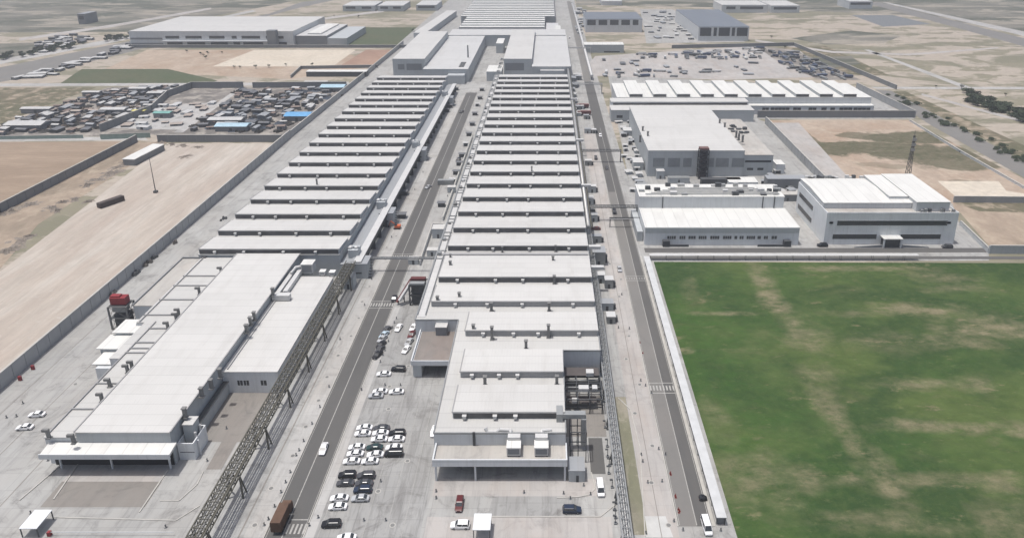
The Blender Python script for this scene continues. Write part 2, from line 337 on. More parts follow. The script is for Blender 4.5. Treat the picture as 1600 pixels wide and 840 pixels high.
# compound floor between the two perimeter walls
XLW, XRW = -175.6, 42.0
groundx('compound_ground', XLW, XRW+4.5, Y0, WY(-20), CONC, 0.06)
ground('compound_ground', [(1008, 409), (1545, 407), (1545, 396), (1500, 352), (1488, 318), (1290, 291), (1198, 192), (1184, 186), (1429, 186), (1340, 138), (950, 118)], CONC, 0.055)
# left sand yard, fields
ground('sand_yard', [(262, 224), (455, 224), (-40, 660), (-300, 660), (-60, 470)], YARD, 0.03)
ground('rough_strip', [(262, 222), (60, 350), (-120, 560), (-380, 640), (-300, 480), (0, 322), (215, 222)], ROUGH, 0.04)
ground('ploughed_field', [(-400, 224), (222, 221), (-60, 370), (-900, 560)], BROWNF, 0.02)
ground('dirt_lane', [(-300, 214), (225, 214), (232, 219), (-300, 224)], CONCL, 0.045)
ground('green_field', [(128, 108), (262, 108), (340, 126), (330, 130), (92, 132)], GREENF, 0.02)
ground('bare_field', [(120, 128), (230, 78), (520, 78), (600, 100), (455, 124), (200, 112)], PINKF if False else WASTE, 0.012)
ground('pale_field', [(332, 104), (398, 78), (556, 78), (520, 104)], SANDY, 0.03)
ground('red_soil_field', [(528, 105), (572, 78), (625, 78), (578, 105)], PINKF, 0.03)
ground('green_field', [(532, 73), (572, 43), (672, 43), (630, 73)], GREENF, 0.02)
ground('dirt_lane', [(-200, 131), (330, 130), (545, 128), (545, 134), (330, 134), (-200, 136)], CONCL, 0.05)
ground('scrub_field', [(-200, 137), (150, 137), (100, 155), (0, 195), (-200, 200)], SCRUB, 0.02)
ground('scrapyard_floor', [(-60, 213), (0, 197), (168, 137), (300, 132), (200, 190), (165, 213)], DIRTY, 0.025)
ground('scrapyard_floor', [(152, 210), (290, 136), (540, 134), (452, 214)], DIRTY, 0.03)
ground('paved_yard', [(165, 200), (215, 165), (345, 160), (280, 203)], CONCL, 0.04)
ground('dirt_track', [(272, 207), (372, 138), (380, 138), (286, 207)], CONCL, 0.05)
ground('dark_field', [(-60, 92), (-60, 70), (75, 66), (40, 92)], DARKL, 0.02)
# far highway upper left
ground('highway', [(-60, 140), (-60, 118), (215, 62), (420, 22), (470, 4), (560, -8), (470, 12), (240, 72), (60, 117)], ASPHL, 0.03)
ground('service_road', [(-60, 112), (180, 66), (400, 18), (395, 16), (170, 62), (-60, 104)], CONCL, 0.03)
ground('far_scrub', [(-300, 52), (200, 50), (440, 6), (540, -20), (700, -60), (-900, -60), (-900, 52)], DARKL, 0.01)
ground('far_scrub', [(900, 8), (1130, 12), (1420, 24), (1600, 52), (2400, 90), (2400, -70), (900, -70)], DARKL, 0.015)
# right side
ground('green_field', [(1004, 409), (2600, 414), (3200, 1100), (1145, 1100)], GRASSF, 0.05)
bpy.data.objects['green_field.002'].name = 'grass_field'
ground('waste_ground', [(1195, 188), (1420, 188), (1700, 330), (1620, 380), (1500, 330), (1300, 290)], WASTE, 0.02)
ground('concrete_strip', [(1200, 192), (1248, 192), (1330, 282), (1280, 288)], CONCP, 0.04)
ground('pale_strip', [(1465, 283), (1560, 283), (1572, 298), (1660, 312), (1500, 313)], SANDY, 0.04)
ground('scrub_bank', [(1488, 318), (1640, 318), (1800, 385), (1545, 384)], ROUGH, 0.035)
ground('dry_verge', [(1488, 316), (1700, 318), (1700, 335), (1530, 330)], SCRUB, 0.05)
ground('far_road', [(1368, 140), (1392, 142), (1700, 306), (1640, 300), (1455, 196)], ASPHL, 0.045)
ground('dry_verge', [(1392, 143), (1415, 143), (1760, 300), (1740, 320)], SCRUB, 0.03)
ground('dirt_track', [(1350, 78), (1358, 78), (1515, 136), (1500, 136)], CONCL, 0.035)
ground('dirt_track', [(1360, 136), (1900, 136), (1900, 141), (1370, 139)], CONCL, 0.04)
ground('yard_floor', [(905, 118), (930, 88), (1180, 72), (1250, 80), (1300, 120), (1130, 125)], CONCP, 0.07)
ground('dark_yard_floor', [(1180, 72), (1240, 78), (1345, 125), (1280, 125), (1215, 96)], DIRTY, 0.075)
ground('far_yard_floor', [(1000, 15), (1050, 15), (1165, 66), (1010, 68)], CONC, 0.05)
ground('green_verge', [(1215, 75), (1290, 72), (1390, 118), (1310, 118)], GREENF if False else SCRUB, 0.03)
ground('pond', [(1330, 24), (1395, 24), (1455, 38), (1380, 42)], simple('grey_paved_lot', (0.16, 0.17, 0.175), 0.8), 0.04)
bpy.data.objects['pond'].name = 'paved_lot'
ground('highway', [(1350, 4), (1375, 4), (1800, 110), (1800, 128)], ASPHL, 0.04)
ground('service_road', [(1378, 4), (1386, 4), (1800, 92), (1800, 104)], CONCL, 0.04)
for pts in ([(1180, 62), (1300, 80), (1420, 84), (1560, 74), (1560, 76), (1420, 87), (1300, 83), (1180, 65)],
            [(1440, 146), (1600, 188), (1700, 205), (1700, 209), (1600, 192), (1440, 149)], [(30, 60), (180, 38), (330, 12), (330, 15), (180, 42), (30, 64)], [(410, 60), (470, 32), (600, 16), (600, 19), (475, 35), (420, 62)]):
    ground('dirt_track', pts, CONCP, 0.035)
ground('scrub_patch', [(1235, 60), (1330, 48), (1410, 56), (1380, 68), (1290, 70)], DARKL, 0.02)
ground('scrub_patch', [(1250, 90), (1330, 88), (1345, 100), (1290, 108), (1240, 100)], DARKL, 0.034)
# ------------------------------------------------------------------ ROADS inside the compound
RL0, RL1, RLC = -69.6, -60.2, -65.3
groundx('left_road', RL0, RL1, Y0+5, WY(145), ASPH, 0.08)
groundx('left_road_worn_lane', RL0+0.4, RLC-1.4, Y0+5, WY(150), ASPHL, 0.09) if False else None
RR0, RRC, RR1 = 32.7, 37.3, 41.0
groundx('right_road', RR0, RRC, WY(822), WY(300), ASPHL, 0.08)
groundx('right_road', RRC, RR1, WY(822), WY(128), ASPH, 0.08)
groundx('right_road', RR0+0.5, RRC, WY(300), WY(128), ASPH, 0.08)
groundx('right_road', 33.0, 39.5, WY(128), WY(2), ASPHL, 0.08)
groundx('east_lane', XRW+2, WX(1700, 400), WY(394.5), WY(387.5), ASPH, 0.075)
groundx('east_lane', XRW+2, WX(1700, 400), WY(405), WY(400.5), ASPH, 0.08)
mk = MB()
mk.sheet([(RLC-0.13, Y0+5), (RLC+0.13, Y0+5), (RLC+0.13, WY(150)), (RLC-0.13, WY(150))], 0.092)
for xx in (RL0+0.35, RL1-0.35): mk.sheet([(xx-0.07, Y0+5), (xx+0.07, Y0+5), (xx+0.07, WY(150)), (xx-0.07, WY(150))], 0.092)
struct('road_markings', mk, PAINTW)
mk = MB()
for xx, w_ in ((RRC, .12), (RR0+.3, .08), (RR1-.3, .08)): mk.sheet([(xx-w_, WY(820)), (xx+w_, WY(820)), (xx+w_, WY(200)), (xx-w_, WY(200))], 0.092)
struct('road_markings', mk, PAINTW)
def crossing(x0, x1, y, ln=2.4, step=1.05, z=0.096, w_=0.5):
    m = MB(); x = x0
    while x < x1: m.box(x, x+w_, y-ln/2, y+ln/2, z-0.004, z); x += step
    m.box(x0, x1, y+ln/2+1.2, y+ln/2+1.5, z-0.004, z); m.box(x0, x1, y-ln/2-1.5, y-ln/2-1.2, z-0.004, z)
    struct('crosswalk', m, PAINT)
for yy in (476,): crossing(RL0+.2, RL1-.2, WY(yy))
crossing(RL0+4.6, RL1-.4, WY(826), 3.0)
crossing(RR0+.2, RR1-.2, WY(606)); crossing(RR0+.2, RR1-.2, WY(435), 1.0)
crossing(RL0+.2, RL1-.2, WY(400), 1.0)
# kerbs
kb = MB()
for xx in (RL0-0.3, RL1+0.02): kb.box(xx, xx+0.28, Y0+5, WY(150), 0.05, 0.2)
for xx in (RR0-0.3,): kb.box(xx, xx+0.28, WY(822), WY(200), 0.05, 0.2)
kb.box(RR1+0.02, RR1+0.9, WY(822), WY(400), 0.05, 0.2)
struct('kerb', kb, KERB)
# pavement strips
groundx('pavement', RL0-5.2, RL0-0.35, Y0+5, WY(150), CONCL, 0.075)
groundx('pavement', RL1+0.4, RL1+3.4, Y0+5, WY(480), CONCL, 0.075)
groundx('drain_strip', -76.2, -75.8, Y0+5, WY(300), CONCD, 0.08)
groundx('pavement', 24.8, RR0-0.35, Y0+20, WY(200), CONCP, 0.078)
groundx('car_park', -57.5, -31.5, Y0+5, WY(470), LOT, 0.078)
groundx('grass_verge', 20.6, 24.6, WY(835), WY(620), VERGE, 0.1)
groundx('service_lane', -152, -140, Y0+5, WY(440), CONCL, 0.076) if False else None
groundx('stained_apron', -131, -104, WY(792), WY(735), CONCD, 0.082)
groundx('pink_apron', -131, -104, WY(752), WY(735), CONCP, 0.088)
groundx('court_floor', -101.8, -88, WY(690), WY(612), CONCD, 0.085)
groundx('front_apron', -30.5, 13.5, WY(775), WY(748), CONCP, 0.085)
groundx('front_apron', -30.5, 16, Y0+5, WY(807), CONCP, 0.083)
groundx('asphalt_ramp', 11.8, 15.8, WY(740), WY(684), ASPH, 0.09)
groundx('stained_court', 5.2, 17.2, WY(682), WY(618), CONCD, 0.086)
groundx('side_slab', -148, -139.5, WY(770), WY(560), CONCD, 0.074) if False else None
# long light lines on the west apron (low concrete dividers)
kb = MB()
for (a, b) in (((103, 720), (30, 782)), ((127, 718), (84, 780)), ((262, 735), (218, 800))):
    p = W(*a); q = W(*b); kb.bar((p[0], p[1], .16), (q[0], q[1], .16), .35, .25)
struct('apron_kerb', kb, KERB)
kb = MB()
for pl_ in (((870, 778), (905, 776), (920, 773), (930, 763), (924, 738)), ((765, 807), (938, 807), (963, 787), (962, 742)), ((85, 808), (275, 813), (312, 790)), ((250, 782), (280, 782), (308, 757), (318, 736)), ((1008, 838), (1000, 700), (985, 640), (966, 622))):
    for a, b in zip(pl_, pl_[1:]): p = W(*a); q = W(*b); kb.bar((p[0], p[1], .15), (q[0], q[1], .15), .28, .2)
struct('yard_kerb', kb, KERB)
ground('dark_patch', [(352, 680), (376, 680), (346, 733), (322, 733)], CONCD, 0.087)
ground('light_patch', [(1006, 806), (1040, 806), (1052, 839), (1006, 839)], simple('fresh_concrete', (0.48, 0.48, 0.465), .9, 0, .1, .3), 0.09)
ground('stain_patch', [(770, 775), (905, 775), (900, 806), (762, 806)], LOT, 0.088)
# car park bay lines
bl = MB()
for xx in (-56.5, -51.0, -45.6, -40.2, -36.0): bl.sheet([(xx-.06, Y0+8), (xx+.06, Y0+8), (xx+.06, WY(600)), (xx-.06, WY(600))], 0.093)
yy = WY(815)
while yy < WY(605):
    bl.sheet([(-56.5, yy-.05), (-40.2, yy-.05), (-40.2, yy+.05), (-56.5, yy+.05)], 0.097); yy += 5.2
struct('bay_lines', bl, PAINTW)
# ------------------------------------------------------------------ PERIMETER WALLS
def wallseg(name, label, pts, h, thick, mat, cap=KERB, posts=6.0, group=None, cat='wall', z0=0.0):
    t = thing(name, label, cat, pts[0][0], pts[0][1], 0, group)
    m = mb(t); cpm = mb(t); pl = []
    for i in range(len(pts)-1):
        a = Vector((*pts[i], 0)); b = Vector((*pts[i+1], 0)); m.bar((a.x, a.y, h/2), (b.x, b.y, h/2), thick, h)
        cpm.bar((a.x, a.y, h+.09), (b.x, b.y, h+.09), thick+.25, .18)
        L = (b-a).length; n = max(1, int(L/posts))
        for k in range(n+1):
            p = a.lerp(b, k/n); pl.append(p)
    m.build('panel', mat, t); cpm.build('coping', cap, t)
    if posts < 100:
        for p in pl[:99]: mb(t).box(p.x-thick*.8, p.x+thick*.8, p.y-thick*.8, p.y+thick*.8, 0, h-.02).build('pier', mat, t)
    return t
wallseg('perimeter_wall', 'tall grey perimeter wall running along the left edge of the factory road beside the sand yard', [(XLW-.3, Y0), (XLW-.3, WY(215))], 5.4, .5, FENCEW)
wallseg('perimeter_wall', 'far continuation of the grey perimeter wall between scrapyard and sawtooth hall', [(XLW-.3, WY(214)), (XLW+3.5, WY(128)), (XLW+7, WY(70))], 4.6, .5, FENCEW)
wallseg('yard_wall', 'long dark wall closing the far end of the pale sand yard', [W(248, 222), W(440, 222)], 5.0, .5, WALLD)
wallseg('yard_wall', 'dark wall slanting down the left side of the sand yard beside the brown field', [W(214, 222), W(0, 333), W(-160, 420)], 5.0, .5, WALLD)
wallseg('yard_wall', 'dark zigzag wall cutting diagonally through the middle of the scrapyards', [W(158, 206), W(238, 175), W(262, 152), W(300, 138), W(380, 137.5)], 5.5, .5, WALLD)
wallseg('yard_wall', 'dark wall along the far side of the right scrapyard', [W(396, 137.5), W(541, 136.5)], 5.0, .5, WALLD)
wallseg('green_fence', 'pale green fence along the near edge of the left scrapyard', [W(0, 218), W(130, 216)], 2.4, .2, simple('pale_green_sheet', (0.25, 0.32, 0.29), 0.7), cat='fence')
wallseg('green_fence', 'pale green fence in front of the paved yard between the dark walls', [W(158, 218), W(235, 215)], 3.5, .2, MATS['pale_green_sheet'], cat='fence')
wallseg('boundary_wall', 'dark grey boundary wall in front of the white ridged roof building', [W(1184, 184), W(1427, 184)], 5.5, .5, WALLD)
wallseg('boundary_wall', 'light grey boundary wall angling back from the right end of the ridged roof building', [W(1429, 184), W(1338, 139)], 5.5, .5, FENCEW)
wallseg('boundary_wall', 'grey wall running diagonally behind the mid hall beside the concrete strip', [W(1196, 194), W(1290, 292)], 5.5, .5, FENCEW)
wallseg('boundary_wall', 'grey wall behind the two storey office beside bare ground', [W(1490, 316), W(1700, 318)], 3.5, .4, FENCEW)
wallseg('boundary_wall', 'pale blue grey wall to the right of the office by the green field', [W(1545, 396), W(1760, 397)], 4.0, .4, WALLB)
wallseg('boundary_wall', 'pale wall slanting from the office corner to the field edge', [W(1500, 352), W(1543, 394)], 2.5, .4, WALL)
wallseg('boundary_wall', 'dark wall in front of the two slate roofed sheds in the distance', [W(1050, 76), W(1240, 72), W(1400, 140)], 4.0, .5, WALLD)
wallseg('field_kerb_wall', 'low pale wall along the near edge of the far right road', [W(1422, 190), W(1500, 238), W(1700, 352)], 1.4, .6, WALL)
# ------------------------------------------------------------------ generic building pieces
def parapet(m, x0, x1, y0, y1, z, h=.6, t=.3, mi=0):
    m.box(x0, x1, y0, y0+t, z, z+h, mi); m.box(x0, x1, y1-t, y1, z, z+h, mi)
    m.box(x0, x0+t, y0+t, y1-t, z, z+h, mi); m.box(x1-t, x1, y0+t, y1-t, z, z+h, mi)
def block(t, x0, x1, y0, y1, h, wall=WALL, roof=WHITE, z0=0.0, name='hall_block', gut=True, par=0.0):
    mb(t).box(x0, x1, y0, y1, z0, h-.3).build('wall', wall, t)
    r = mb(t).box(x0-.12, x1+.12, y0-.12, y1+.12, h-.3, h)
    if par: parapet(r, x0-.12, x1+.12, y0-.12, y1+.12, h, par)
    return r.build('roof', roof, t)
def windows(t, xs, y, z0, z1, name='window', mat=GLASS, depth=.12, mull=1.6):
    for (a, b) in xs:
        w_ = mb(t).box(a, b, y-depth, y+.05, z0, z1).build(name, mat, t)
        fm = mb(t); x = a
        n = max(1, round((b-a)/mull))
        for k in range(1, n): x = a+(b-a)*k/n; fm.box(x-.07, x+.07, y-depth-.06, y-depth+.02, z0, z1)
        fm.box(a-.1, b+.1, y-depth-.06, y-depth+.02, z0-.15, z0); fm.box(a-.1, b+.1, y-depth-.06, y-depth+.02, z1, z1+.15)
        fm.build('frame', WALL, w_)
# ------------------------------------------------------------------ SAWTOOTH HALLS
BAY = 18.1
def monitor(t, x0, x1, yf, zl, zh, ln=13.6, back=0.9, band=BAND, vents=4, roof=WHITE, ybias=0):
    m = mb(t); yb = yf+ln
    vs = [(x0, yf, zl), (x1, yf, zl), (x1, yb, zl), (x0, yb, zl), (x0, yf, zh), (x1, yf, zh), (x1, yb, zl+back), (x0, yb, zl+back)]
    m.add(vs, [(0,1,5,4), (1,2,6,5), (2,3,7,6), (3,0,4,7)])
    mon = m.build('roof_monitor', WALLB, t)
    r = mb(t); e = .35
    r.add([(x0-.2, yf-e, zh+.02), (x1+.2, yf-e, zh+.02), (x1+.2, yb+.2, zl+back+.02), (x0-.2, yb+.2, zl+back+.02),
           (x0-.2, yf-e, zh+.25), (x1+.2, yf-e, zh+.25), (x1+.2, yb+.2, zl+back+.25), (x0-.2, yb+.2, zl+back+.25)],
          [(3,2,1,0), (4,5,6,7), (0,1,5,4), (1,2,6,5), (2,3,7,6), (3,0,4,7)])
    r.build('roof_sheet', roof, mon)
    b = mb(t).box(x0+.25, x1-.25, yf-.1, yf, zl+.15, zh-.25).build('window_band', band, mon)
    e_ = mb(t)
    e_.bar((x0-.1, yf-.3, zh+.32), (x0-.1, yb, zl+back+.32), .3, .16); e_.bar((x0-.2, yf-.2, zh+.31), (x1+.2, yf-.2, zh+.31), .25, .12)
    e_.build('edge_trim', GREYBAND, mon)
    fr = [.12, .35, .58, .84]
    for k in range(vents):
        xv = x0+(x1-x0)*(fr[k % 4]+math.sin(yf*1.7+k*2.1)*.03)
        v = mb(t); v.box(xv-.45, xv+.45, yf-1.1, yf-.15, zl+.5, zl+1.4); v.box(xv-.6, xv+.6, yf-1.3, yf-.12, zl+1.4, zl+1.6)
        v.build('roof_vent', DUCT, mon)
    return mon
def band_Y(y, z=11.6): return WY(y, z)
LR, HR = 10.2, 12.35      # low roof and monitor top of the sawtooth halls
# central hall -----------------------------------------------------------
CX0, CX1 = -46.5, 17.1
ch = thing('sawtooth_hall', 'long central white factory hall with many sawtooth roof rows between the two roads', 'factory hall', -15, WY(400), 0)
yfar = band_Y(122.3, LR)+15
yA = WY(500, LR)          # where the left part steps in
yB = WY(548, LR)          # where the right part steps in
yC = WY(673, LR+.8)       # front of tall block
poly = [(CX0, yfar), (CX0, yA), (-31.3, yA), (-31.3, yC), (4.9, yC), (4.9, yB), (CX1, yB), (CX1, yfar)]
mb(ch).prism(poly, 0, LR-.3).build('wall', WALL, ch)
mb(ch).prism([(p[0], p[1]) for p in poly], LR-.298, LR).build('roof', WHITEX, ch)
# roof edge trim
tr = mb(ch)
for i in range(len(poly)):
    a = poly[i]; b = poly[(i+1) % len(poly)]; tr.bar((a[0], a[1], LR+.12), (b[0], b[1], LR+.12), .35, .5)
tr.build('roof_edge_trim', GALV, ch)
ys_c = [122.3,129.9,137.7,145.8,154.4,164.2,174.4,185.8,197.2,208.9,222.8,238,253.7,271.5,290.9,312.6,334.9,359.8,386.5]
y_ref = band_Y(386.5, LR+1.5)
for i in range(19):
    monitor(ch, -42.2, CX1-.3, y_ref+i*BAY, LR, HR)
yf = band_Y(435.3, LR+1.5); monitor(ch, -42.2, CX1-.3, yf, LR, HR, ln=19.5, back=1.2)
yf = band_Y(472.8, LR+1.5); monitor(ch, -42.2, CX1-.3, yf, LR, HR-.2, ln=13.5, band=GREYBAND)
yf = band_Y(518.3, LR+1.5); monitor(ch, -27.8, CX1-.3, yf, LR, HR-.2, ln=13.2, band=GREYBAND)
yf = band_Y(582.6, LR+1.5); monitor(ch, -26.8, 4.6, yf, LR, HR-.2, ln=13.2, band=GREYBAND, vents=3)
yf = band_Y(646, LR+1.5); monitor(ch, -26.8, 4.6, yf, LR, HR-.2, ln=13.4, vents=3)
mb(ch).box(-46.2, -43.2, yA+2, yfar-2, LR+.02, LR+.14).build('roof_walkway', DULLROOF, ch)
random.seed(17)
for i in range(24):
    y = y_ref-12+i*BAY; m = mb(ch)
    for k in range(3): m.box(-46.0, -42.6, y+4+k*3.6, y+4.25+k*3.6, LR+.15, LR+.6)
    m.box(-46.15, -46.0, y+4, y+11.45, LR+.15, LR+.5); m.build('walkway_rail', GALV, ch)
    m = mb(ch); yy = y+random.uniform(1, 12); m.box(-45.6, -44.4, yy, yy+random.uniform(1, 2.5), LR+.15, LR+random.uniform(.7, 1.6)); m.build('roof_unit', random.choice((DUCT, GALV, FLUE)), ch)
for xx in (-46.1, -43.3):
    q = mb(ch); q.tube((xx, yA+3, LR+.55), (xx, yfar-3, LR+.55), .16, 6); q.build('roof_pipe', GALV, ch)
# low ridge near the rear join (grey gutter strip)
mb(ch).box(-45, CX1-.5, WY(399, LR)-.5, WY(399, LR)+1.2, LR+.01, LR+.7).build('roof_gutter', GREYBAND, ch)
# front canopy deck
yD = WY(718, 7.2)
cd = mb(ch).box(-30.9, 5.2, yD, yC-.02, 5.0, 6.3); cd.build('canopy', [WHITEW], ch)
mb(ch).box(-30.4, 4.8, yD+.4, yC-.03, 6.302, 6.34).build('canopy_deck', DECK, ch)
pp = mb(ch); pp.box(-30.9, 5.2, yD-.02, yD+.35, 6.3, 7.2); pp.box(-30.9, -30.5, yD+.35, yC-.05, 6.3, 7.2); pp.box(4.8, 5.2, yD+.35, yC-.05, 6.3, 7.2); pp.build('parapet', WALL, ch)
for xx in (-30.1, -19.5, 4.6): mb(ch).box(xx-.25, xx+.25, yD+.2, yD+.7, 0, 5.0).build('pillar', WALL, ch)
for (x0, x1) in ((-24, -18), (-13, -7), (-4, 2)):
    mb(ch).box(x0, x1, yC-.15, yC-.02, 0.1, 4.5).build('roller_door', WALLD, ch)
mb(ch).box(-20.6, -19.9, yC-.35, yC, 6.4, LR+.6).build('downpipe', STEEL, ch)
mb(ch).box(-29.5, 3.6, yC-.24, yC-.16, 0.05, 4.8).build('bay_shade_panel', DARKIN, ch)  # flat panel across the front wall, painted black for the bay's shade
# left porch block with brown deck
lp = thing('loading_porch', 'brown roofed loading porch with dark opening on the central hall left flank', 'loading porch', -37, WY(572, 3), 0)
py0, py1 = WY(566, 6), yA-.1
mb(lp).box(-44.6, -31.4, py0+.2, py1, 4.6, 5.8).build('canopy', WALL, lp)
mb(lp).box(-44.2, -31.45, py0+.6, py1-.1, 5.802, 5.84).build('deck', BROWNDECK, lp)
q = mb(lp); q.box(-44.9, -31.4, py0, py0+.35, 5.0, 6.6); q.box(-44.9, -44.5, py0+.36, py1, 5.0, 6.6); q.build('parapet', WALL, lp)
mb(lp).box(-44.4, -41.6, py0+.5, py1-.1, 0, 4.6).build('side_wall', WALLB, lp)
mb(lp).box(-31.9, -31.45, py0+.5, py0+1, 0, 4.6).build('pillar', WALL, lp)
mb(lp).box(-41.5, -31.5, py0+9, py0+9.3, 0, 4.6).build('back_wall', WALLD, lp)
mb(lp).box(-39, -35.2, WY(505, 8.5)-3.5, WY(505, 8.5), 5.85, 9.0).build('stair_housing', WALLD, lp)
mb(lp).box(-39.2, -35.0, WY(505, 8.5)-3.7, WY(505, 8.5)+.2, 9.0, 9.3).build('stair_roof', WHITE, lp)
# left hall ---------------------------------------------------------------
lh = thing('sawtooth_hall', 'long left sawtooth roofed white hall behind the low front building', 'factory hall', -116, WY(400), 0)
LX0, LX1 = -146.0, -87.0
yl_ref = band_Y(391.6, LR+1.5)
yl_far = yl_ref+18*BAY+15
mb(lh).box(LX0, LX1, yl_ref-.4, yl_far, 0, LR-.3).build('wall', WALLB, lh)
mb(lh).box(LX0-.2, LX1+.2, yl_ref-.6, yl_far+.2, LR-.3, LR).build('roof', WHITEX, lh)
for i in range(19): monitor(lh, LX0+.3, LX1-.3, yl_ref+i*BAY, LR, HR, roof=WHITE)
mb(lh).box(LX0+1.5, LX0+3.5, yl_ref-1.6, yl_ref-.45, 0, 9.5).build('stair_shaft', STEEL, lh)
# side lean-to with small roof boxes along the left flank
for i in range(18):
    y = yl_ref+i*BAY
    m = mb(lh); m.box(LX0-3.6, LX0-.25, y+2, y+13, 0, 4.5, 0); m.box(LX0-3.2, LX0-1.2, y+3, y+6, 4.5, 5.6, 0); m.box(LX0-2.8, LX0-.8, y+8, y+9.6, 4.5, 6.2, 0)
    m.build('side_bay', WALL, lh)
# low front building -------------------------------------------------------
fb = thing('low_front_building', 'low white L shaped building with raised centre roof and front canopy at lower left', 'factory building', -116, WY(690), 0)
hy0 = WY(674, 11); hy1 = yl_ref-1.0
mb(fb).box(-129.2, -103.4, hy0, hy1, 0, 10.7).build('wall', WALLB, fb)
mb(fb).box(-129.4, -103.2, hy0-.25, hy1, 10.7, 11.0).build('roof', WHITE, fb)
for xg in (-129.55, -103.25): mb(fb).box(xg, xg+.35, hy0-.2, hy1-.1, 11.0, 11.22).build('roof_gutter', GREYBAND, fb)
cy0, cy1 = WY(711, 6.8), hy0-.05
m = mb(fb); m.add([(-137, cy0, 6.2), (-102, cy0, 6.2), (-102, cy1, 6.9), (-137, cy1, 6.9), (-137, cy0, 7.0), (-102, cy0, 7.0), (-102, cy1, 7.5), (-137, cy1, 7.5)],
    [(3,2,1,0), (4,5,6,7), (0,1,5,4), (1,2,6,5), (2,3,7,6), (3,0,4,7)]); m.build('canopy', CREAM, fb)
m = mb(fb)
m.box(-137.2, -101.8, cy0-.25, cy0, 5.7, 7.25); m.build('canopy_fascia', WALL, fb)
for xx in (-134, -120, -104): mb(fb).box(xx-.2, xx+.2, hy0-1.8, hy0-1.4, 0, 6.2).build('pillar', WALL, fb)
for (x0, x1) in ((-135, -130), (-127, -120), (-116, -109)): mb(fb).box(x0, x1, hy0+.9, hy0+1.02, .1, 4.6) if False else mb(fb).box(x0 if x0 > -129 else -128.5, x1 if x1 > -128 else -128, hy0-.16, hy0-.02, .1, 4.6).build('roller_door', WALLD, fb)
mb(fb).box(-136.5, -103.6, hy0-.26, hy0-.18, .05, 5.9).build('bay_shade_panel', DARKIN, fb)  # solid panel under the canopy; shade of the open bay is its colour
# left wing: narrow front, wider rear
wx = -138.2; wy1 = WY(560, 9)
mb(fb).box(wx, -129.25, hy0+.3, wy1, 0, 8.8).build('wing_wall', WALL, fb)
mb(fb).box(wx-.15, -129.25, hy0+.1, wy1, 8.8, 9.05).build('wing_roof', WHITEX, fb)
mb(fb).box(-152.3, -145.1, WY(478, 8.5), hy1, 0, 8.4).build('wing_wall', WALL, fb)
mb(fb).box(-145, -129.25, WY(505, 8.5), hy1, 0, 8.39).build('wing_wall', WALL, fb)
mb(fb).box(-144.6, -129.25, WY(505, 8.5)-.1, hy1, 8.4, 9.05).build('wing_roof', WHITEX, fb)
mb(fb).box(-152.4, -144.62, WY(478, 8.5)-.1, hy1, 8.4, 8.7).build('wing_roof', DECK, fb)
m = mb(fb); m.box(-152.6, -152.2, WY(478, 8.5)-.1, hy1, 8.7, 9.2); m.box(-152.2, -144.7, hy1-.4, hy1, 8.7, 9.4); m.build('parapet', WALLD, fb)
mb(fb).box(-141.5, -129.25, wy1+.02, WY(505, 8.5)-.12, 0, 8.8).build('wing_wall', WALL, fb)
mb(fb).box(-141.7, -129.25, wy1+.02, WY(505, 8.5)-.12, 8.8, 9.05).build('wing_roof', WHITEX, fb)
m = mb(fb)
for (pa) in (432, 447, 469, 493, 514, 536, 545, 552, 600, 640): y = WY(pa, 9); m.box(-144.3 if pa < 510 else wx+.2, -129.4, y-.15, y+.2, 9.06, 9.55)
m.box(-143.6, -143.3, WY(505, 8.5), hy1-1, 9.06, 9.5); m.box(-137.9, -137.6, hy0+.5, WY(505, 8.5), 9.06, 9.5)
m.box(-129.8, -129.5, hy0+.5, hy1-1, 9.06, 9.8)
m.build('roof_ridge', GREYBAND, fb)
# loading docks at the left flank
for i, (a, b, h_) in enumerate(((543, 532, 6.5), (567, 556, 5.2), (518, 508, 7.6))):
    x0 = (-152, -149.5, -151)[i]
    mb(fb).box(x0+1, -141.75, WY(a, h_), WY(a, h_)+7.8, 0, h_-.3).build('loading_dock', WALLB, fb)
    mb(fb).box(x0, -141.75, WY(a, h_)-.6, WY(a, h_)+8, h_-.3, h_).build('dock_roof', CREAM, fb)
mb(fb).box(-147.6, -141.8, wy1+1, WY(505, 8.5)-.3, 0, 4.6).build('side_annex', WALL, fb)
# right wing (lower, front facing wall with windows)
ry0 = WY(580, 8); ry1 = WY(432, 8)
mb(fb).box(-103.15, -85.6, ry0, ry1, 0, 7.7).build('annex_wall', WHITEW, fb)
mb(fb).box(-103.15, -85.4, ry0-.2, ry1+.2, 7.7, 8.0).build('annex_roof', WHITE, fb)
m = mb(fb); m.box(-101.8, -101.5, ry0+1, ry1-1, 8.0, 8.4); m.build('roof_ridge', GREYBAND, fb)
windows(fb, [(-98.6, -97), (-96.6, -95), (-91.2, -89.4)], ry0, 2.9, 4.8, mull=.8)
# side lean-to along the main hall's right wall in the court
mb(fb).box(-103.1, -101.6, hy0+8, ry0-.02, 0, 4.2).build('side_wall', WALLB, fb)
mb(fb).box(-103.1, -101.3, hy0+8, ry0-.02, 4.2, 4.4).build('side_roof', STEEL, fb)
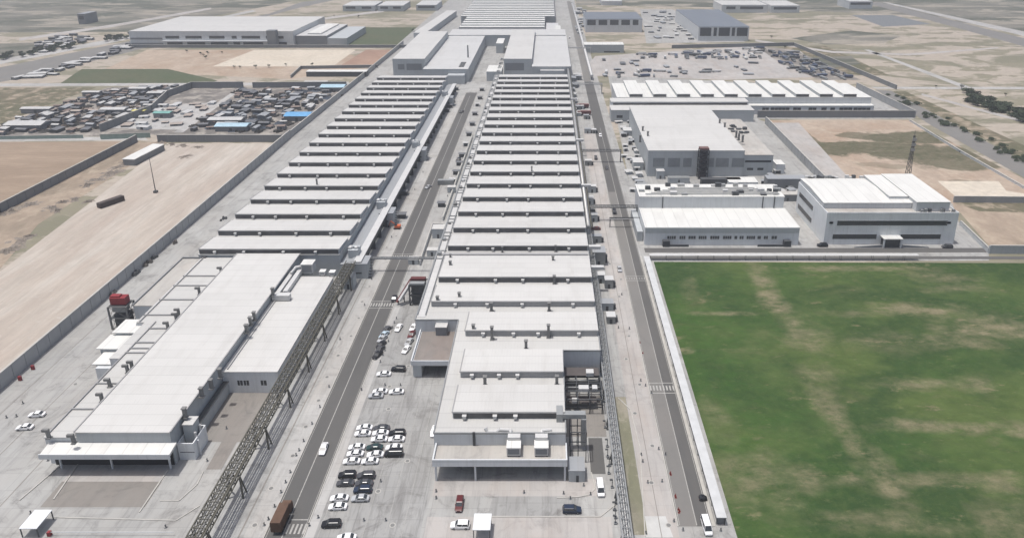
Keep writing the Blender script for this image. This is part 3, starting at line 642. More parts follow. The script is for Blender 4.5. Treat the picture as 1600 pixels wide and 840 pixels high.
# ------------------------------------------------------------------ ROOF / WALL DUCTS and chimneys
def flue(x, y, z, h=2.8, label='', kind='bent', mat=STEEL, parent=None, w_=.75):
    m = MB((x, y, z))
    m.box(x-w_/2, x+w_/2, y-w_/2, y+w_/2, z, z+h)
    m.box(x-w_*.75, x+w_*.75, y-w_*.75, y+w_*.75, z, z+.3)
    if kind == 'bent':
        m.box(x-w_*1.9, x-w_/2+.01, y-w_*.45, y+w_*.45, z+h-.8, z+h-.05)
    else:
        m.box(x-w_*.7, x+w_*.7, y-w_*.7, y+w_*.7, z+h+.01, z+h+.3)
    o = m.build('roof_flue', mat, parent); return o
def flue_on(t, px, py, z, h=2.8, kind='bent', w_=.75):
    X, Y = W(px, py, z); m = mb(t)
    m.box(X-w_/2, X+w_/2, Y-w_/2, Y+w_/2, z, z+h); m.box(X-w_*.8, X+w_*.8, Y-w_*.8, Y+w_*.8, z, z+.3)
    if kind == 'bent': m.box(X-w_*1.9, X-w_/2, Y-w_*.45, Y+w_*.45, z+h-.85, z+h-.05)
    else: m.box(X-w_*.7, X+w_*.7, Y-w_*.7, Y+w_*.7, z+h+.15, z+h+.4); m.box(X-.2, X+.2, Y-.2, Y+.2, z+h, z+h+.15)
    m.build('roof_flue', FLUE, t)
for (px, py) in ((312, 460), (276, 501), (280, 494), (263, 515), (346, 428)): flue_on(fb, px, py, 9.05, 3.2)
for (px, py) in ((200, 582), (207, 576), (160, 627), (172, 604) , (116, 692), (77, 684)): flue_on(fb, px, py, 9.05, 3.0)
for (px, py) in ((345, 590), (331, 607), (316, 620), (290, 652), (386, 520), (392, 508), (398, 500), (427, 462)): flue_on(fb, px, py, 10.0, 3.0, 'cap', .9)
for (px, py) in ((704, 420), (864, 412), (866, 443), (768, 486), (858, 486), (769, 530), (857, 527), (822, 546), (758, 603), (870, 602), (740, 521), (684, 476), (718, 470)):
    flue_on(ch, px, py, LR, 4.6 if py in (530, 527) else 3.2, 'cap', .9)
for (px, py) in ((785, 395), (868, 393), (704, 407)): flue_on(ch, px, py, LR, 2.6, 'cap', .7)
flue_on(lh, 496, 293, LR+.6, 4.4, 'cap', .7); flue_on(ch, 831, 272, LR+.6, 4.2, 'cap', .7)
# big side duct on the front right corner of the central hall
m = mb(ch); x, y = W(868, 660, LR)
m.box(2.4, 4.2, yC+4.5, yC+8.5, LR, LR+2.6); m.box(4.2, 10.6, yC+5.2, yC+7.0, LR+.6, LR+2.0); m.box(9.4, 10.8, yC+4.8, yC+7.2, 2, LR+.6); m.build('exhaust_duct', GALV, ch)
m = mb(ch)
for xx in (6.2, 8.4, 10.6):
    for yy in (yC+.5, yC+7): m.box(xx-.12, xx+.12, yy-.12, yy+.12, 0, LR)
for zz in (4, 7, LR): m.bar((6.2, yC+.5, zz), (10.6, yC+.5, zz), .2); m.bar((6.2, yC+7, zz), (10.6, yC+7, zz), .2); m.bar((10.6, yC+.5, zz), (10.6, yC+7, zz), .2)
m.build('duct_frame', STEEL, ch)
kx = thing('equipment_cabin', 'blue grey equipment cabin at the front right corner of the central hall', 'cabin', 8, yD+2)
mb(kx).box(5.6, 9.9, yD-.2, yD+5, 0, 3.6).build('body', WALLB, kx); mb(kx).box(5.5, 10, yD-.3, yD+5.1, 3.6, 3.85).build('roof', GREYROOF, kx)
mb(kx).box(7.6, 8.3, yD-.32, yD-.2, 0.1, 2.2).build('door', STEEL, kx)
# ------------------------------------------------------------------ AIR HANDLERS
def ahu(px, py, z, wx_, wy_, h, label, duct=None, group=None):
    X, Y = W(px, py, z); t = thing('air_handling_unit', label, 'air handler', X, Y, z, group)
    mb(t).box(X-wx_/2, X+wx_/2, Y-wy_/2, Y+wy_/2, z+.4, z+h).build('casing', [DUCT], t)
    mb(t).box(X-wx_/2-.1, X+wx_/2+.1, Y-wy_/2-.1, Y+wy_/2+.1, z+h, z+h+.12).build('top_cover', CREAM, t)
    f = mb(t); 
    for a in (-1, 1):
        f.box(X+a*wx_*.4-.15, X+a*wx_*.4+.15, Y-wy_/2, Y+wy_/2, z, z+.4)
    f.build('skid', STEEL, t)
    mb(t).box(X-wx_/2+.3, X+wx_/2-.3, Y-wy_/2-.08, Y-wy_/2, z+.9, z+h-.4).build('louvre', WALLD, t)
    if duct:
        d = mb(t); d.smooth = False; pts = [(X+p[0], Y+p[1], z+p[2]) for p in duct]; d.path(pts, .5, 10); d.build('supply_duct', DUCT, t)
    return t
ahu(803, 707, 6.36, 3.7, 3.0, 2.9, 'white box air handler on the front canopy deck, left of the pair', [(-1, 2, 3), (-1, 4, 4.2), (-4, 4.2, 4.2), (-5, 4, 3.6), (-7.5, 4, 3.6), (-8, 4.4, 4.6)])
ahu(846, 707, 6.36, 3.7, 3.0, 2.9, 'white box air handler on the front canopy deck, right of the pair', [(0, 2, 3), (0, 4, 4), (2.8, 4.4, 4)])
# raised front intake boxes behind those
for px in (803, 846):
    X, Y = W(px, 692, 9.0)
    m = mb(ch); m.box(X-1.7, X+1.7, yC-1.8, yC-.02, 8.4, 10.4); m.build('intake_box', DUCT, ch)
# enclosure at the low front building corner
en = thing('plant_enclosure', 'white walled plant enclosure holding a big tank box beside the low front building', 'plant enclosure', -100, WY(705), 0)
ex0, ex1 = WX(270, 716), WX(303, 719); eyf = WY(718); eyb = WY(688)
m = mb(en); m.box(-104.6+1.5, -98.6, eyf, eyf+.3, 0, 5.6); m.box(-98.9, -98.6, eyf+.3, eyb, 0, 5.6); m.box(-103.1, -98.9, eyb-.3, eyb, 0, 5.6); m.box(-103.1, -102.8, eyf+.3, eyb-.3, 0, 5.6)
m.box(-98.5, -98.1, eyf+2, eyf+2.4, 0, 5.0); m.build('wall', WHITEW, en)
mb(en).box(-102.5, -99.6, eyf+3.2, eyb-1.2, 0.1, 9.2).build('housing', WALLB, en); mb(en).box(-102.6, -99.5, eyf+3.0, eyb-1.0, 9.2, 9.45).build('housing_roof', WHITE, en)
m = mb(en); m.tube((-99.2, eyf+3, 0.1), (-99.2, eyf+3, 7), .35, 10); m.tube((-99.2, eyb-2, 0.1), (-99.2, eyb-2, 7.4), .35, 10); m.build('stack', DUCT, en)
mb(en).box(-102.6, -98.6, eyf-.06, eyf, 2.6, 2.8).build('cable_tray', STEEL, en)
# white ducts in the gap between low building and left hall
ahu(483, 424, 8.05, 4.6, 4.4, 4.2, 'white cube shaped air handler behind the annex roof', [(-2.4, -1, 3), (-4.4, -2, 3), (-5, -6, 2.4)])
t = thing('duct_run', 'pair of big white ducts stepping down onto the annex roof', 'duct', *W(448, 450, 9), 8.02)
m = mb(t); a = W(466, 423, 10); b = W(437, 462, 9)
m.box(-102.6, -101.0, b[1], a[1], 8.3, 9.9); m.box(-100.2, -98.6, b[1]+2, a[1]+2, 8.3, 9.9); m.box(-102.9, -96.4, b[1]-2.2, b[1]-.02, 8.3, 10.2); m.box(-103, -96.3, b[1]-2.3, b[1]+.1, 10.2, 10.4); m.build('duct', DUCT, t)
m = mb(t)
for k in range(5): yy = b[1]+k*5; m.box(-102.9, -98.4, yy+.3, yy+.6, 8.02, 8.3)
m.build('support', STEEL, t)
for (px, py, lb) in ((505, 429, 'small white condenser behind the annex roof, left one'), (520, 430, 'small white condenser behind the annex roof, right one')): ahu(px, py, 8.05, 2.2, 2.2, 1.8, lb)
# ------------------------------------------------------------------ PIPE BRIDGES
def gantry(name, label, x0, x1, y0, y1, ztop, depth, mat, pipes, leg_every=18, legmat=None, spread=1.2, pipemat=PIPE):
    t = thing(name, label, 'pipe rack', (x0+x1)/2, y0, 0)
    m = mb(t); zb = ztop-depth
    for xx in (x0, x1):
        m.bar((xx, y0, ztop), (xx, y1, ztop), .28); m.bar((xx, y0, zb), (xx, y1, zb), .28)
    y = y0; k = 0
    while y < y1-1:
        y2 = min(y+2.6, y1)
        for xx in (x0, x1):
            m.bar((xx, y, zb), (xx, y, ztop), .16)
            m.bar((xx, y, zb if k % 2 else ztop), (xx, y2, ztop if k % 2 else zb), .14)
        m.bar((x0, y, zb), (x1, y, zb), .2); m.bar((x0, y, ztop), (x1, y, ztop), .16)
        m.bar((x0, y, ztop), (x1, y2, ztop), .12)
        y = y2; k += 1
    m.build('truss', mat, t)
    for i, (fx, fz, r) in enumerate(pipes):
        q = mb(t); q.smooth = True; xx = x0+(x1-x0)*fx; q.tube((xx, y0, zb+fz), (xx, y1, zb+fz), r, 8); q.build('pipe', pipemat if i % 2 == 0 else mat, t)
    y = y0+6
    while y < y1:
        m = mb(t)
        for xx, s in ((x0+.3, -1), (x1-.3, 1)): m.bar((xx, y, zb), (xx+s*spread*.3, y+s*.0-.6, 0), .38); m.bar((xx, y, zb), (xx+s*spread*.3, y+1.6, 0), .3)
        m.bar((x0+.3, y, zb-.2), (x1-.3, y, zb-.2), .3); m.build('support_leg', legmat or mat, t); y += leg_every
    return t
gantry('pipe_gantry', 'long olive grey lattice pipe gantry running diagonally up past the low front building', -83.6, -79.8, Y0+10, yl_ref-3, 8.6, 1.6, OLIVE, [(.15, .4, .22), (.32, .35, .16), (.5, .5, .3), (.7, .35, .2), (.86, .5, .22)], pipemat=FLUE)
gantry('pipe_rack', 'grey pipe rack running the full length of the central hall on its right side', 17.6, 20.0, Y0+10, WY(383), 6.0, 1.0, GALV, [(.12, .3, .2), (.34, .4, .26), (.58, .35, .2), (.82, .4, .26)], 14, STEEL)
gd = thing('pipe_rack', 'thick grey wrapped duct line hugging the right wall of the sawtooth hall', 'pipe rack', 19, WY(383), 0)
m = mb(gd); m.smooth = True
m.tube((18.6, WY(383)+.5, 9.2), (18.6, WY(122), 9.2), .95, 12); m.build('duct', PIPE, gd)
m = mb(gd); m.smooth = True; m.tube((20.1, WY(383)+.5, 8.9), (20.1, WY(122), 8.9), .4, 8); m.build('pipe', OLIVE, gd)
for k in range(12):
    y = WY(383)+4+k*26; m = mb(gd); m.box(18.0, 18.3, y, y+.3, 0, 8.4); m.box(20.4, 20.7, y, y+.3, 0, 8.4); m.box(17.9, 20.8, y, y+.3, 8.1, 8.4)
    m.build('support_leg', STEEL, gd)
for k, py in enumerate((386, 290, 219, 155, 418)):
    y = WY(py, 10.5); m = mb(gd); m.box(17.4, 22.4, y-.9, y+.9, 9.9, 11.2); m.build('cross_duct', DUCT, gd)
# bridges over the roads
def bridge(label, x0, x1, y, z, mat=GALV, w_=1.6, dp=.9):
    t = thing('pipe_bridge', label, 'pipe bridge', (x0+x1)/2, y, 0)
    m = mb(t)
    for yy in (y-w_/2, y+w_/2):
        m.bar((x0, yy, z), (x1, yy, z), .22); m.bar((x0, yy, z-dp), (x1, yy, z-dp), .22)
        n = int((x1-x0)/2); 
        for k in range(n+1):
            xa = x0+(x1-x0)*k/n; m.bar((xa, yy, z-dp), (xa, yy, z), .12)
            if k < n: m.bar((xa, yy, z-dp), (x0+(x1-x0)*(k+1)/n, yy, z), .1)
    for k in range(n+1): xa = x0+(x1-x0)*k/n; m.bar((xa, y-w_/2, z), (xa, y+w_/2, z), .12)
    m.build('truss', mat, t)
    for dy in (-.4, .3):
        q = mb(t); q.tube((x0, y+dy, z-.5), (x1, y+dy, z-.5), .22, 8); q.build('pipe', PIPE, t)
    for xx in (x0+.3, x1-.3): mb(t).box(xx-.2, xx+.2, y-w_/2, y+w_/2, 0, z-dp).build('support_leg', mat, t)
    return t
bridge('thin pipe bridge crossing the left road just before the sawtooth rows', RL0-6, -47.5, WY(402, 6.5), 6.5, GALV, 1.0, .5)
bridge('pipe bridge crossing the right road, nearest of the three', 20.5, 44.5, WY(321, 8), 8, STEEL)
bridge('pipe bridge crossing the right road, middle of the three', 20.5, 45, WY(234, 8), 8, STEEL)
bridge('wide pipe bridge crossing the right road, farthest of the three', 20.5, 46, WY(130, 9), 9, GALV, 5)
bridge('low sign gantry over the right road beside the low white hall', 30, 44.5, WY(340, 5), 5, STEEL, .6, .4)
# conveyor gallery along the left hall
gl = thing('conveyor_gallery', 'roofed conveyor gallery along the right wall of the left sawtooth hall', 'gallery', -82, yl_ref, 0)
gy0 = yl_ref-2; gy1 = WY(130, 8)
mb(gl).box(-86.7, -81.6, gy0, gy1, 0, 6.2).build('lower_wall', WALLB, gl)
mb(gl).box(-86.7, -81.5, gy0-.1, gy1, 6.2, 6.5).build('low_roof', GREYROOF, gl)
mb(gl).box(-81.0, -78.2, gy0, gy1, 5.2, 7.4).build('gallery_wall', STEEL, gl)
mb(gl).box(-81.1, -77.9, gy0-.1, gy1, 7.4, 7.65).build('gallery_roof', DUCT, gl)
k = 0
y = gy0+3
while y < gy1: 
    mb(gl).box(-80.8, -78.5, y, y+.5, 0, 5.2).build('support_leg', STEEL, gl); y += 12
for i, (py, lb) in enumerate(((412, 'first'), (333, 'second'), (235, 'third'), (153, 'fourth'))):
    y = WY(py, 7)
    t = thing('transfer_tower', 'grey transfer tower on the conveyor gallery beside the left hall, %s one from the front' % lb, 'tower', -80, y)
    mb(t).box(-82.2, -75.4, y, y+7.5, 0, 6.8).build('body', WALLB, t)
    mb(t).box(-82.4, -75.2, y-.2, y+7.7, 6.8, 7.05).build('roof', GREYROOF, t)
    mb(t).box(-84.6, -80.4, y+6, y+11, 6.6, 10.2).build('upper_body', WALLB, t)
    m = mb(t); m.smooth = True; m.tube((-84.0, y+8.5, 10.2), (-84.0, y+8.5, 11.2), 1.5, 12, r2=.4); m.tube((-81.5, y+8.5, 10.2), (-81.5, y+8.5, 11.0), 1.2, 12, r2=.3); m.build('dust_hood', DUCT, t)
    mb(t).box(-80.5, -77.8, y-.14, y, 2.4, 3.0).build('louvre', STEEL, t)
    m = mb(t)
    for q in range(7): m.box(-75.2, -73.8, y+q, y+q+.6, .6+q*.85, .7+q*.85)
    m.bar((-73.8, y, .9), (-73.8, y+7, 6.9), .1); m.build('stair', STEEL, t)
t = thing('plant_room', 'small grey plant room at the foot of the pipe gantry near the annex', 'plant room', *W(545, 452))
x, y = W(545, 452); mb(t).box(x-2.6, x+2.0, y, y+5, 0, 5).build('body', WALLB, t); mb(t).box(x-2.7, x+2.1, y-.1, y+5.1, 5, 5.2).build('roof', GREYROOF, t); mb(t).box(x-.6, x+.3, y-.1, y, .1, 2.3).build('door', STEEL, t)
# ------------------------------------------------------------------ red water tank tower, dark scaffold tower
def tank_tower(px, py, wx_, wy_, h, label, tank=True):
    X, Y = W(px, py); t = thing('tank_tower' if tank else 'scaffold_tower', label, 'tower', X, Y)
    for a in (-1, 1):
        for b in (-1, 1): mb(t).box(X+a*wx_/2-.25, X+a*wx_/2+.25, Y+b*wy_/2-.25, Y+b*wy_/2+.25, 0, h).build('leg', STEEL if not tank else FLUE, t)
    m = mb(t); n = int(h/3.2)
    for k in range(n+1):
        z = min(h-.1, k*h/n)
        for b in (-1, 1):
            m.bar((X-wx_/2, Y+b*wy_/2, z), (X+wx_/2, Y+b*wy_/2, z), .25); m.bar((X+b*wx_/2, Y-wy_/2, z), (X+b*wx_/2, Y+wy_/2, z), .25)
            if k < n:
                z2 = (k+1)*h/n
                m.bar((X-wx_/2, Y+b*wy_/2, z), (X+wx_/2, Y+b*wy_/2, z2), .14); m.bar((X+wx_/2, Y+b*wy_/2, z), (X-wx_/2, Y+b*wy_/2, z2), .14)
                m.bar((X+b*wx_/2, Y-wy_/2, z), (X+b*wx_/2, Y+wy_/2, z2), .14)
    m.build('bracing', STEEL if not tank else FLUE, t)
    m = mb(t)
    for k in range(1, n+1): m.box(X-wx_/2+.4, X+wx_/2-.4, Y-wy_/2+.4, Y+wy_/2-.4, k*h/n-.12, k*h/n)
    m.build('platform', STEEL, t)
    if tank:
        m = mb(t); m.smooth = False
        m.box(X-wx_*.42, X+wx_*.42, Y-wy_*.3, Y+wy_*.3, h+.3, h+3.0); m.box(X-wx_*.42, X+wx_*.1, Y-wy_*.2, Y+wy_*.2, h+3.0, h+3.5); m.build('tank', RED, t)
        m = mb(t); m.box(X-wx_*.34, X+wx_*.34, Y-wy_*.35, Y+wy_*.32, h-2.6, h-.2); m.build('silo', GALV, t)
        m = mb(t); m.tube((X+wx_*.1, Y, 4), (X+wx_*.1, Y, h-2.6), 1.3, 12, r2=1.8); m.build('hopper', STEEL, t)
        m = mb(t); m.box(X-wx_*.36, X+wx_*.40, Y-wy_*.30, Y+wy_*.38, .3, h*.62); m.build('machine_core', STEEL, t)
        m = mb(t); m.bar((X+wx_/2, Y-wy_/2, 0.2), (X+wx_/2+1.4, Y+wy_/2, h*.5), .5, .15); m.bar((X+wx_/2+1.4, Y+wy_/2, h*.5), (X+wx_/2, Y-wy_/2, h), .5, .15); m.build('stair', STEEL, t)
    return t
tt = tank_tower(196, 509, 6.6, 5.0, 9.5, 'steel frame tower topped by a red tank beside the left wing roof')
sc = tank_tower(656, 472, 6.6, 5.0, 9.0, 'dark scaffold equipment tower beside the left flank of the central hall', False)
X, Y = W(656, 472)
m = mb(sc); m.box(X-2.6, X+2.6, Y-1.8, Y+2.0, .2, 8.6); m.build('equipment_core', STEEL, sc)
m = mb(sc); m.box(X-3.2, X+2.6, Y+.4, Y+2.4, 9.3, 10.1); m.build('red_duct', simple('dark_red_duct', (0.11, 0.03, 0.03), .7), sc)
m = mb(sc); m.box(X-3.0, X+2.6, Y-2.3, Y-.2, 9.0, 9.5); m.build('top_deck', GALV, sc)
t = thing('sloping_conveyor', 'sloping red conveyor arm leading down from the dark scaffold tower to the road', 'conveyor', X-4, Y+2)
m = mb(t); m.bar((X-3.4, Y+2.6, 8.8), (X-8.6, Y-2, 1.2), 1.0, .5); m.build('belt', MATS['dark_red_duct'], t)
m = mb(t); m.bar((X-3.0, Y+1.2, 8.4), (X-7.4, Y-2.6, 2.2), 1.1, .9); m.build('hood', DUCT, t)
m = mb(t); m.bar((X-6, Y, 5.0), (X-6, Y, 0), .3); m.bar((X-8, Y-1.6, 2.0), (X-8, Y-1.6, 0), .3); m.build('support_leg', STEEL, t)
# white vents & boxes down the alley left of the central hall
def boxunit(name, label, cat, x, y, wx_, wy_, h, roof=WHITE, wall=WALLB, z=0, group=None, door=True):
    t = thing(name, label, cat, x, y, z, group)
    mb(t).box(x-wx_/2, x+wx_/2, y-wy_/2, y+wy_/2, z, z+h-.2).build('body', wall, t)
    mb(t).box(x-wx_/2-.12, x+wx_/2+.12, y-wy_/2-.12, y+wy_/2+.12, z+h-.2, z+h).build('roof', roof, t)
    if door: mb(t).box(x-.5, x+.5, y-wy_/2-.06, y-wy_/2, z+.05, z+2.1).build('door', STEEL, t)
    return t
for (px, py, wx_, wy_, h, lb) in ((686, 369, 5.5, 5, 5, 'white roofed kiosk inside the small fenced court left of the sawtooth rows'), (676, 398, 4.6, 3, 3, 'low white box at the near end of the fenced court'),
        (647, 411, 4.4, 3.2, 2.6, 'white box beside the red topped dark scaffold tower'), (706, 300, 4.4, 3, 3.5, 'pinkish white cabin beside the parked grey container'),
        (918, 404, 0, 0, 0, '')):
    if not lb: continue
    X, Y = W(px, py); boxunit('plant_kiosk', lb, 'kiosk', X, Y, wx_, wy_, h)
wallseg('court_fence', 'low pale fence around the small court left of the sawtooth rows', [W(656, 415), W(676, 356), W(693, 356)], 2.2, .2, WALL, cat='fence', posts=200)
wallseg('road_fence', 'pale low fence strip along the left edge of the central hall walkway', [W(692, 345), W(738, 215)], 2.0, .3, WALL, cat='fence', posts=200)
# right side utility boxes beside the duct line
RB = [(935, 410, 5.6, 6, 6.5), (938, 440, 3.4, 3, 4), (951, 448, 3.4, 3.4, 4.2), (948, 482, 4.8, 3.6, 3.4), (954, 502, 3.2, 3.6, 3.2), (927, 345, 4, 3, 4), (932, 378, 4.5, 2.5, 3.6), (925, 300, 4.2, 3, 4), (919, 258, 4, 3, 3.5), (918, 208, 4.5, 3, 3.5), (928, 208, 3, 3, 3), (908, 170, 4, 4, 3), (916, 186, 4, 3, 3.4), (921, 318, 4, 3.5, 3.8)]
wh = ('nearest to the crossing', 'tall pale one', 'white topped', 'flat grey', 'narrow grey')
for i, (px, py, wx_, wy_, h) in enumerate(RB):
    X, Y = W(px, py); t = boxunit('utility_cabin', 'utility cabin number', 'cabin', X, Y, wx_, wy_, h, DUCT if i % 3 != 0 else GREYROOF, WALLB if i % 2 else GALV)
    m = mb(t); m.box(X+wx_/2, X+wx_/2+1.0, Y-.6, Y+.8, 0, h*.6); m.build('condenser', STEEL, t)
    t['label'] = ['tallest blue grey utility cabin beside the right duct line, level with the last sawtooth row', 'small grey cabin just in front of the tall blue grey cabin', 'white topped cabin right beside the pipe rack near the road line', 'flat grey cabin on the pinkish pavement by the pipe rack', 'nearest grey cabin on the pavement beside the pipe rack', 'cabin beside the duct line under the sign gantry', 'white roofed cabin between the sign gantry and the tall cabin', 'cabin beside the duct line behind the nearest pipe bridge', 'cabin beside the duct line in front of the middle pipe bridge', 'left of two cabins behind the middle pipe bridge', 'right of two cabins behind the middle pipe bridge', 'farthest cabin along the duct line near the reddish truck', 'cabin just in front of the reddish brown trucks', 'cabin beside the duct line just before the nearest pipe bridge'][i]
# recess yard equipment right of the central hall
re_ = thing('process_plant', 'dark open steel plant full of ducts in the recess of the central hall', 'equipment', 10.5, yB-8)
m = mb(re_)
for zz in (2.5, 5.2):
    for k in range(5): yy = yB-2-k*4; m.bar((5.3, yy, zz), (16.6, yy, zz), .3)
    for xx in (5.4, 9, 12.8, 16.6): m.bar((xx, yB-2, zz), (xx, yB-18, zz), .25)
for k in range(5):
    for xx in (5.4, 9, 12.8, 16.6): m.box(xx-.15, xx+.15, yB-2-k*4-.15, yB-2-k*4+.15, 0, 5.2)
m.build('frame', STEEL, re_)
m = mb(re_); m.box(5.4, 16.4, yB-6.5, yB-2.3, 5.36, 5.5); m.box(6, 15, yB-16, yB-13, 2.66, 2.8); m.build('platform', simple('grime_dark_deck', (0.09, 0.08, 0.078), 0.8), re_)
for (a, b, c, d, z, h) in ((12.2, 14.6, -7, -4.8, 5.5, 1.3), (9.5, 12.6, -14.4, -12.4, 5.2, 1.2), (7.4, 9.4, -17, -15.4, 3.0, 1.0), (13.8, 15.4, -13, -11, 4, 1.4)):
    mb(re_).box(a, b, yB+c, yB+d, z, z+h).build('air_unit', DUCT, re_)
for k in range(5):
    m = mb(re_); m.smooth = True; z = 3.2+k*.45; m.tube((5.6, yB-4-k*2.4, z), (16.2, yB-4-k*2.4, z), .3, 8); m.build('pipe', GALV if k % 2 else STEEL, re_)
# ------------------------------------------------------------------ covered walkway along the right road
cw = thing('covered_walkway', 'long narrow white roofed walkway shelter between right road and green field', 'walkway', 43.3, WY(815))
wy0, wy1 = WY(808, 2.6), WY(400, 2.6)
mb(cw).box(42.05, 44.6, wy0, wy1, 2.45, 2.62).build('roof', WHITE if False else simple('pale_canopy_sheet', (0.50, 0.51, 0.51), 0.75, 0, .08), cw)
m = mb(cw)
y = wy0+.2
while y < wy1:
    for xx in (42.25, 44.28): mb(cw).box(xx, xx+.12, y, y+.12, 0.05, 2.45).build('post', STEEL, cw)
    y += 6.0
mb(cw).box(44.42, 44.5, wy0, wy1, .05, 2.3).build('back_panel', WALL, cw)
mb(cw).box(42.2, 44.4, wy0+.6, wy0+.7, .05, 2.2).build('end_panel', WALLD, cw)
cw2 = thing('covered_walkway', 'thin white roofed walkway strip crossing left to right behind the green field', 'walkway', 80, WY(398))
y = WY(397.5, 2.6); xe = WX(1435, 398, 2.6)
mb(cw2).box(44.8, xe, y-.9, y+.9, 2.45, 2.62).build('roof', DULLROOF, cw2)
m = mb(cw2); x = 45.2
while x < xe:
    for yy in (y-.85, y+.7): mb(cw2).box(x, x+.12, yy, yy+.12, .05, 2.45).build('post', STEEL, cw2)
    x += 7
# ------------------------------------------------------------------ RIGHT BUILDINGS
ra = thing('low_white_hall', 'low wide hall with flat white roof and small windows facing the green field', 'factory building', 80, WY(370))
ax0, ax1 = 44.6, WX(1250, 355, 9); ay0 = WY(355, 9); ay1 = WY(325, 9)
block(ra, ax0, ax1, ay0, ay1, 9.0, WHITEW, CREAM)
bx1 = WX(1225, 306, 15); by1 = WY(297, 15)
mb(ra).box(ax0-.1, bx1, ay1+.15, by1+8, 0, 14.7).build('rear_wall', WALL, ra)
mb(ra).box(ax0-.3, bx1+.2, ay1+.1, by1+8.2, 14.7, 15.0).build('rear_roof', CREAM, ra)
mb(ra).box(ax0+.2, ax1-.2, ay0-.3, ay0-.13, 6.3, 8.7).build('fascia_band', WALLB, ra)
wxs = [(WX(a, 373, 3.5), WX(b, 373, 3.5)) for a, b in ((1043, 1056), (1062, 1071), (1076, 1087), (1092, 1104), (1110, 1124), (1130, 1143), (1148, 1152), (1156, 1162), (1167, 1180), (1184, 1189), (1194, 1200), (1206, 1214))]
windows(ra, wxs, ay0-.13, 3.2, 4.8, mull=1.0)
for (a, b) in ((1036, 1044), (1224, 1232)):
    X0, X1 = WX(a, 383), WX(b, 383); mb(ra).box(X0-.4, X1+.4, ay0-2.2, ay0-.13, 0, 3.0).build('entrance_porch', STEEL, ra)
for X0, X1 in ((WX(1044, 383), WX(1075, 383)), (WX(1182, 383), WX(1224, 383))): mb(ra).box(X0, X1, ay0-1.9, ay0-1.6, .05, 1.1).build('ramp_wall', STEEL, ra)
# rooftop clutter on ra
random.seed(3)
m_ = None
for k in range(26):
    x = random.uniform(ax0+1, bx1-1); y = random.uniform(ay1+1.5, by1+6); s = random.uniform(.8, 1.8)
    m = mb(ra); m.box(x-s, x+s, y-s*.6, y+s*.6, 15.0, 15.0+random.uniform(.8, 2.2)); m.build('roof_unit', random.choice((DUCT, GALV, STEEL, PIPE)), ra)
for k in range(6):
    y = ay1+2+k*1.6; m = mb(ra); m.tube((ax0+3+k*3, y, 15.7), (bx1-2-k*2, y, 15.7), .28, 8); m.build('roof_pipe', PIPE if k % 2 else GALV, ra)
for px in (1035, 1191, 1209): X = WX(px, 315, 12); m = mb(ra); m.box(X-.2, X+.2, ay1-.15, ay1+.15, 9, 15); m.build('downpipe', STEEL, ra)
mb(ra).box(ax0-3, ax0-.35, ay0+4, ay1+8, 0, 5).build('side_annex', WALLB, ra)
# office block B
ob = thing('office_block', 'two storey blue grey office block with long dark window bands and white roof', 'office building', 157, WY(385))
ox0, ox1 = WX(1293, 332, 16), WX(1499, 332, 16); oy0 = WY(332, 16); oy1 = WY(284, 16)
mb(ob).box(ox0, ox1, oy0, oy1, 0, 15.0).build('wall', WHITEW, ob)
mb(ob).box(ox0+.3, ox1-.3, oy0+.3, oy1-.3, 15.0, 15.1).build('terrace', DECK, ob)
m = mb(ob); parapet(m, ox0, ox1, oy0, oy1, 15.0, 1.0, .3); m.build('parapet', WHITEW, ob)
uy0 = WY(318, 17.5); ux1 = WX(1425, 316, 18)
mb(ob).box(ox0+.6, ux1, uy0, oy1-.5, 15.1, 18.0).build('upper_wall', WALL, ob); 
m = mb(ob); ym = (uy0+oy1)/2+2
m.add([(ox0+.4, uy0-.3, 18.0), (ux1+.2, uy0-.3, 18.0), (ux1+.2, oy1-.3, 18.0), (ox0+.4, oy1-.3, 18.0), (ox0+.4, ym, 18.9), (ux1+.2, ym, 18.9)], [(0,1,5,4), (4,5,2,3), (1,2,5), (0,4,3), (3,2,1,0)])
m.build('upper_roof', CREAM, ob)
sx0, sx1 = WX(1432, 314, 20), WX(1484, 314, 20); sy0 = WY(315, 20)
mb(ob).box(sx0, sx1, sy0, oy1+1, 15.1, 19.6).build('stair_block', WALL, ob); mb(ob).box(sx0-.2, sx1+.2, sy0-.2, oy1+1.2, 19.6, 19.9).build('stair_block_roof', CREAM, ob)
mb(ob).box(sx0-9, sx0-.3, sy0+8, oy1+.5, 15.1, 19.2).build('stair_block', WALL, ob); mb(ob).box(sx0-9.2, sx0-.3, sy0+7.8, oy1+.7, 19.2, 19.5).build('stair_block_roof', CREAM, ob)
windows(ob, [(WX(1308, 351, 10), WX(1480, 351, 10))], oy0, 9.6, 12.0, mull=200)
windows(ob, [(WX(1305, 374, 4), WX(1374, 374, 4)), (WX(1412, 374, 4), WX(1475, 374, 4))], oy0, 2.8, 5.2, mull=200)
windows(ob, [(WX(1298, 349, 11), WX(1303, 349, 11)), (WX(1485, 351, 11), WX(1490, 351, 11)), (WX(1295, 372, 4), WX(1300, 372, 4)), (WX(1479, 373, 4), WX(1485, 373, 4))], oy0, 3.6 if False else 10.6, 11.4, mull=2)
xm = WX(1397, 380, 3)
mb(ob).box(xm-4.4, xm+4.4, oy0-4.2, oy0-.02, 4.4, 4.8).build('entrance_canopy', CREAM, ob)
mb(ob).box(xm-3.6, xm+3.6, oy0-3.2, oy0-.02, 0, 4.3).build('entrance_lobby', GLASS, ob)
